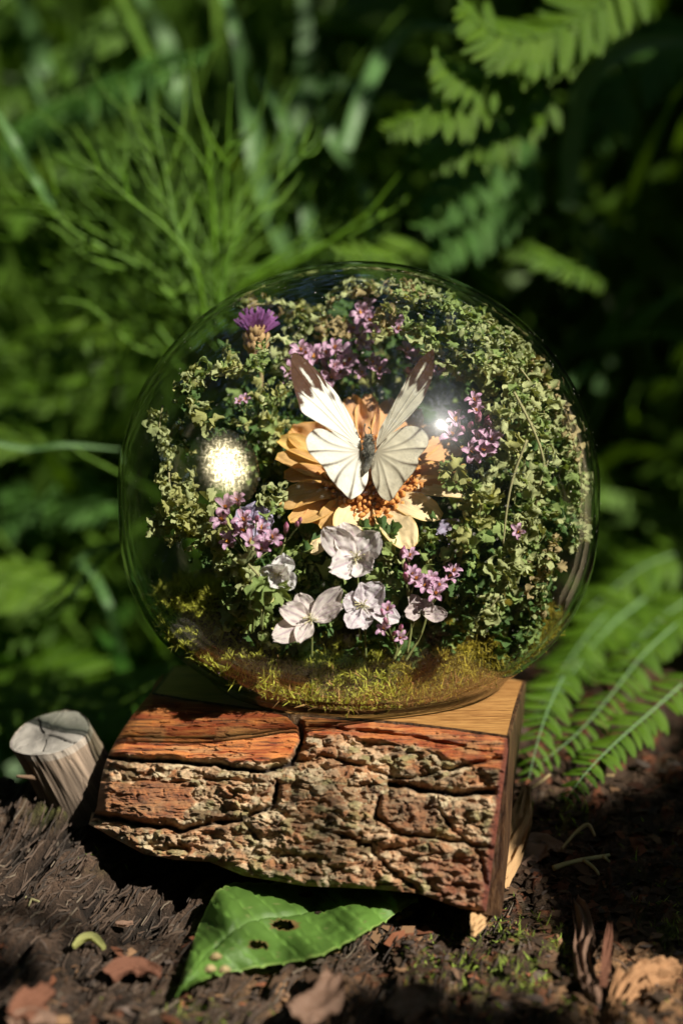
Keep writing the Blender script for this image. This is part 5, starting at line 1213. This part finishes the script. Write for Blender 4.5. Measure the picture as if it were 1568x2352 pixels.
for k in range(46):
    x0, y0 = 480+R.uniform(-70, 70), 720+R.uniform(-110, 90); a = math.radians(R.uniform(62, 200) if k % 4 else R.uniform(20, 70)); L = R.uniform(180, 520); Y = R.uniform(10, 20); cv = R.uniform(-.5, .5)
    q = [(x0, y0)]
    for i in range(5): a += cv*.12+R.uniform(-.07, .07); q.append((q[-1][0]+math.cos(a)*L/5, q[-1][1]-math.sin(a)*L/5))
    T = thing('horsetail_shoot', 'one of the thin green horsetail shoots fanning out behind the left shoulder of the globe', 'horsetail', tuple(P(*q[0], Y)), 'thin horsetail shoots')
    v, f = jtube([P(*w, Y+i*.3) for i, w in enumerate(q)], R.uniform(.07, .12)); wpart('shoot', v, f, M['horse'], T)
    for i in (2, 3, 4):
        sg = R.choice((-1, 1)); dx_, dy_ = q[i][0]-q[i-1][0], q[i][1]-q[i-1][1]
        v, f = jtube([P(*q[i], Y+i*.3), P(q[i][0]+dx_*.8-sg*dy_*.4, q[i][1]+dy_*.8+sg*dx_*.4, Y+i*.3), P(q[i][0]+dx_*1.6-sg*dy_*.5, q[i][1]+dy_*1.6+sg*dx_*.5, Y+i*.3+.5)], .06); wpart('side_branch', v, f, M['horse'], T)
# ------------------------------------------------------------------ broad grass blades
GB = [('broad blue green blade coming down from the top centre', [(700, 690), (600, 420), (575, 260), (550, 110), (500, -60)], 30, 44), ('pale blade bending down beside the top centre blade', [(715, 620), (705, 480), (690, 400), (650, 270), (590, 170)], 32, 34),
 ('arching grey green blade over the centre top', [(790, 340), (830, 220), (880, 120), (950, 65), (1060, 70)], 28, 40), ('arching blade at the top right turning to the edge', [(1300, 480), (1305, 330), (1340, 190), (1440, 110), (1600, 90)], 30, 54),
 ('drooping blade left of the top right arch', [(1120, 470), (1190, 400), (1240, 330), (1290, 250)], 34, 44), ('pale level blade near the top centre', [(610, 235), (700, 200), (780, 195), (850, 235), (870, 290)], 32, 34),
 ('wide soft blade at the top left corner', [(130, 300), (100, 200), (70, 80), (30, -40)], 40, 60), ('short blade rising to the right edge beside the globe', [(1300, 890), (1380, 820), (1470, 735), (1600, 640)], 32, 30),
 ('dim vertical blade above the globe on the right', [(1060, 840), (1050, 760), (1020, 690), (990, 640)], 34, 40), ('dim upright blade far right of the globe top', [(1400, 560), (1350, 480), (1330, 430), (1300, 400)], 40, 40),
 ('lit blade at the left edge falling to the horsetails', [(130, 500), (80, 420), (40, 340), (-20, 240)], 22, 26), ('thin bright stalk crossing level to the globe at left', [(-20, 1015), (60, 1030), (150, 1022), (275, 1032)], 16, 12),
 ('arched stalk dropping from the globe to the yellow green fan', [(290, 1235), (220, 1300), (160, 1370), (90, 1430)], 15, 14), ('second arched stalk dropping beside it', [(280, 1250), (200, 1270), (140, 1350), (60, 1400)], 17, 16),
 ('faint blade standing behind the globe left side low', [(280, 1520), (250, 1400), (210, 1320), (170, 1290)], 24, 22), ('soft blade above the middle of the globe', [(850, 560), (830, 430), (760, 320), (720, 180)], 34, 34),
 ('broad dark blade at the top between centre and left', [(420, 330), (400, 200), (370, 80), (300, -40)], 38, 50), ('dark blade right of the top centre blade', [(640, 380), (680, 240), (700, 120), (690, -40)], 44, 46),
 ('wavy dim blade right of the upper cascade', [(1310, 700), (1350, 620), (1330, 540), (1370, 470)], 38, 34), ('small rounded pale blade near the right middle', [(1370, 900), (1365, 850), (1400, 820), (1440, 850)], 42, 44)]
for lb, q, Y, w in GB:
    Y = Y*.62
    k = (Y+61)/61/85.; v, f = ribbon([P(x, y, Y+R.uniform(-2, 2)) for x, y in q], [w*k*.9, w*k, w*k, w*k*.8, w*k*.25][::1], (R.uniform(-.3, .6), -1, .3), 28, .5)
    T = props_t = thing('grass_blade', lb, 'grass blade', tuple(P(*q[0], Y)), 'broad grass blades'); wpart('blade', v, f, M['blade'], T)

T = thing('added_reflection_trunk', 'unseen pale trunk added right of the ferns for a cream reflection in the glass', 'dead trunk', (15, 8, -5))  # out-of-view trunk, added so the glass mirrors something pale
v, f = tube([(14.5, 7, -7), (15.5, 9, -1), (18, 11, 5), (19, 14, 12)], [2.2, 1.9, 1.7, 1.3], 18, 24); v += (RN.rand(*v.shape)-.5)*.35; wpart('trunk', v, f, M['deadwood'], T)
for q in ([(16, 9, 1), (20, 4, 3), (24, 2, 7)], [(18, 12, 8), (22, 10, 12), (26, 6, 15)]):
    v, f = tube(q, [.7, .5, .2], 8, 12); wpart('limb', v, f, M['deadwood'], T)
# ------------------------------------------------------------------ undergrowth mass
def blades(name, n, fn, mt, seed, label, segs=6):
    rs = np.random.RandomState(seed); base, d0, L, w, sag = fn(rs, n)
    side = np.cross(d0, rs.normal(0, 1, (n, 3))+np.array([0, -1.5, 0])); side /= np.linalg.norm(side, axis=1)[:, None]+1e-9
    V = []; prof_ = np.sin(np.linspace(.25, 1, segs+1)*np.pi)**.8; prof_[-1] = .02
    for k in range(segs+1):
        t = k/segs; c = base+d0*(L*t)[:, None]; c[:, 2] -= sag*L*t*t; c[:, :2] += d0[:, :2]*(sag*L*t*t*.4)[:, None]
        V += [c-side*(w*prof_[k])[:, None], c+side*(w*prof_[k])[:, None]]
    V = np.stack(V, 1).reshape(-1, 3); m = 2*(segs+1); b = (np.arange(n)*m)[:, None]
    F = np.concatenate([b+np.array([[2*k, 2*k+1, 2*k+3, 2*k+2]]) for k in range(segs)])
    o = link(name, mesh(name, V, F, M[mt])); props(o, label, kind='stuff'); return o
def clear_view(p, m=1.0):
    x, y, z = project_np(p); return ~((z > 0) & (z < 75) & (np.abs(x-784) < 900*m) & (np.abs(y-1176) < 1300*m))
E1 = np.array(LDIR.cross(Vector((0, 0, 1))).normalized()); E2 = np.cross(E1, np.array(LDIR))
def uv(p): p = np.atleast_2d(np.array(p, float)); return p @ E1, p @ E2
PROT = [(tuple(GC), 6.6, 1), ((15, 7.5, -4), 2.6, 1), ((16, 9.5, 1), 2.6, 1), ((18, 11, 6), 2.5, 1)]
for x in range(240, 1160, 75):
    for y in range(1610, 2010, 60): PROT.append((tuple(P(x, y, -4.5)), .95, .965))
for x, y, Y, r in ((120, 1690, -1, 1.15), (90, 1760, -1, .9), (620, 2160, -9, 1.7), (800, 2120, -8, 1.3), (500, 2170, -9.5, 1.2), (1460, 2280, -9, 1.4), (1240, 1960, -5, .7), (1110, 2090, -7, .8), (60, 1980, -3, 1.6), (40, 2150, -6, 1.0), (1180, 2180, -9, 1.0), (1350, 2200, -8, .6), (720, 2310, -12, 1.0), (300, 2230, -10, .9), (90, 2300, -12, .8),
                   (1330, 1680, 2.7, 1.4), (1420, 1580, 5, 1.5), (1500, 1490, 8, 1.5), (1370, 1745, .5, 1.1), (1450, 1680, 2, 1.3), (1530, 1600, 4, 1.3), (1245, 1670, 2, 1.1), (1280, 1590, 4, 1.1), (1330, 1520, 10, 1.2), (1440, 1400, 13, 1.6), (1450, 1280, 26, 2.5), (1530, 1190, 21, 1.6),
                   (1000, 150, 10, 1.6), (1080, 60, 10.5, 2), (1200, 90, 11, 2.2), (1330, 50, 12, 2), (920, 280, 10, 1.6), (1030, 250, 10.5, 2.0), (1130, 200, 12, 1.8), (830, 590, 10, 1.2), (1300, 620, 16, 1.3), (1000, 340, 12, 1.3), (60, 1010, 14, 1.6), (100, 1370, 14, 2.6), (330, 1560, 10, 1.8), (200, 1630, 10, 2), (60, 1600, 11, 2), (180, 780, 15, 2)): PROT.append((tuple(P(x, y, Y)), r, 1))
for x in range(-40, 1000, 105):
    for y in range(-40, 1250, 105):
        for Y in (14, 32, 60, 90): PROT.append((tuple(P(x+R.uniform(-40, 40), y+R.uniform(-40, 40), Y)), R.uniform(1.6, 3.2)*(1+Y/70), .86 - (.25 if y > 850 else 0)))
pu, pv = uv([p[0] for p in PROT]); pr_ = np.array([p[1] for p in PROT]); pk = np.array([p[2] for p in PROT])
def shade_ok(p, size):
    """True where a leaf may hang without darkening what the sun reaches in the photograph"""
    u_, v_ = uv(p); d = np.hypot(u_[:, None]-pu[None], v_[:, None]-pv[None]); hit = d < (pr_[None]+np.reshape(np.asarray(size)*.45, (-1, 1)))
    kp = np.where(hit, pk[None], 0).max(1); return RN.rand(len(u_)) > kp
def under(rs, n):
    Y = 26+rs.rand(n)**1.4*110; half = 15+Y*.28; x = rs.uniform(-1, 1, n)*half*1.6; z = -30+rs.rand(n)*np.interp(Y, [20, 60, 140], [28, 60, 90])
    keepx = (x > 3) & (Y < 48) & (z < 2); z = np.where(keepx, z+26, z)
    d = np.stack([rs.normal(0, .45, n), rs.normal(-.25, .3, n), np.abs(rs.normal(.8, .35, n))], -1); d /= np.linalg.norm(d, axis=1)[:, None]
    return np.stack([x, Y, z], -1), d, rs.uniform(6, 15, n)*(1+Y/90), rs.uniform(.12, .42, n)*(1+Y/70), rs.uniform(.2, 1.0, n)
blades('undergrowth', 12000, under, 'under', 5, 'mass of soft green undergrowth leaves behind the globe')
def under2(rs, n):
    Y = 5+rs.rand(n)*30; x = -5-rs.rand(n)*(16+Y*.3); z = -30+rs.rand(n)*26
    z = np.where(Y < 9, np.minimum(z, -12), z)
    d = np.stack([rs.normal(0, .5, n), rs.normal(-.1, .3, n), np.abs(rs.normal(.7, .35, n))], -1); d /= np.linalg.norm(d, axis=1)[:, None]
    return np.stack([x, Y, z], -1), d, rs.uniform(3, 9, n), rs.uniform(.15, .5, n), rs.uniform(.2, 1.0, n)
def meadow(rs, n):
    Y = 27+rs.rand(n)*60; half = 13+Y*.25; x = -half*1.1+rs.rand(n)*(half*1.1+4); z = -30+rs.rand(n)*30
    d = np.stack([rs.normal(-.12, .30, n), rs.normal(-.15, .2, n), np.ones(n)], -1); d /= np.linalg.norm(d, axis=1)[:, None]
    return np.stack([x, Y, z], -1), d, rs.uniform(14, 42, n), rs.uniform(.10, .34, n)*(1+Y/60), rs.uniform(.1, .75, n)
blades('grass', 3400, meadow, 'grass', 15, 'mass of soft long grass behind the globe on the left', 9)
blades('low_undergrowth', 1500, under2, 'fernd', 6, 'low dark green leaves behind the log on the left')
def around(rs, n):                             # the wood goes on round and behind the camera
    a = rs.uniform(0, 2*np.pi, n); r = rs.uniform(75, 260, n); z = -30+rs.rand(n)*110
    b = np.stack([r*np.sin(a), r*np.cos(a), z], -1); d = np.stack([rs.normal(0, .6, n), rs.normal(0, .6, n), rs.normal(.4, .5, n)], -1); d /= np.linalg.norm(d, axis=1)[:, None]
    L = rs.uniform(8, 26, n); m = d*L[:, None]*.5+b
    ok = (clear_view(b, 1.3) & clear_view(m, 1.3)) & (np.linalg.norm(b-np.array(CAM), axis=1) > 45)
    ok &= shade_ok(b, 6) & shade_ok(m, 6) | (b[:, 1] > 30)
    b[~ok] = b[~ok]*0+np.array([0, 420, -20]); L[~ok] = .5
    return b, d, L, rs.uniform(.8, 3.2, n), rs.uniform(.2, 1.0, n)
blades('surrounding_undergrowth', 15000, around, 'under', 9, 'green undergrowth of the clearing around the log', 3)
def crown(name, label, n, gen, mt='canopy', size=(4, 9), seed=3):
    rs = np.random.RandomState(seed); c = gen(rs, n); c = c[clear_view(c, 1.25)]; sz = rs.uniform(*size, len(c)); ok = shade_ok(c, sz); c, sz = c[ok], sz[ok]
    n = len(c); u_ = rs.normal(0, 1, (n, 3)); u_ /= np.linalg.norm(u_, axis=1)[:, None]; w_ = np.cross(u_, rs.normal(0, 1, (n, 3))); w_ /= np.linalg.norm(w_, axis=1)[:, None]; nn_ = np.cross(u_, w_)
    V = np.stack([c-u_*sz[:, None]*.6, c+w_*sz[:, None]*.35+nn_*sz[:, None]*.08, c+u_*sz[:, None]*.6, c-w_*sz[:, None]*.35+nn_*sz[:, None]*.08], 1).reshape(-1, 3)
    b = (np.arange(n)*4)[:, None]; F = np.concatenate([b+np.array([[0, 1, 2]]), b+np.array([[0, 2, 3]])])
    return V, F
def shell(rs, n):
    a = rs.uniform(0, 2*np.pi, n); e = np.arcsin(rs.uniform(.18, 1, n)); r = rs.uniform(210, 330, n)
    return np.stack([r*np.cos(e)*np.sin(a), r*np.cos(e)*np.cos(a), r*np.sin(e)], -1)
TREE = thing('canopy_tree', 'leafy tree whose crown roofs the clearing', 'tree', (-190, 160, -30))
V, F = crown('crown', '', 17000, shell, size=(8, 17)); o = wpart('crown', V, F, M['canopy'], TREE, smooth=False); o['kind'] = 'stuff'
v, f = tube([(-190, 160, -40), (-185, 165, 60), (-170, 150, 160), (-120, 110, 240)], [16, 13, 9, 4], 14); wpart('trunk', v, f, M['trunk'], TREE)
# unseen tree, its leaves placed along the sun's rays to shade chosen areas
dark = [(940, 1700, -150, 1150, 12, 90, 5), (1200, 1700, 1730, 2200, -6, 9, 2.2), (-100, 1250, 2030, 2400, -14, -6, 1.8), (230, 1150, 1620, 2010, -7, -4, .12), (-300, 1900, 2450, 3300, -22, -13, 1.2), (-100, 330, 1300, 1900, 8, 40, 1.0), (-100, 900, -100, 1300, 14, 60, 1.8), (1150, 1700, 2150, 2400, -14, -6, 1.0)]
def gobo(rs, n):
    w = np.array([d[6] for d in dark]); k = rs.choice(len(dark), n, p=w/w.sum()); o = []
    for i in range(n):
        d = dark[k[i]]; p = P(rs.uniform(d[0], d[1]), rs.uniform(d[2], d[3]), rs.uniform(d[4], d[5])); o.append(list(p+LDIR*rs.uniform(70, 125)))
    return np.array(o)
BT = thing('unseen_shade_tree', 'unseen tree to the right with leaves placed to throw the dappled shade', 'tree', (130, -60, -30))
V, F = crown('crown', '', 16000, gobo, size=(1.6, 4.2), seed=8); o = wpart('crown', V, F, M['canopy'], BT, smooth=False); o['kind'] = 'stuff'
v, f = tube([(150, -60, -40), (146, -55, 60), (140, -40, 150), (110, -10, 190)], [10, 8, 6, 3], 12); wpart('trunk', v, f, M['trunk'], BT)
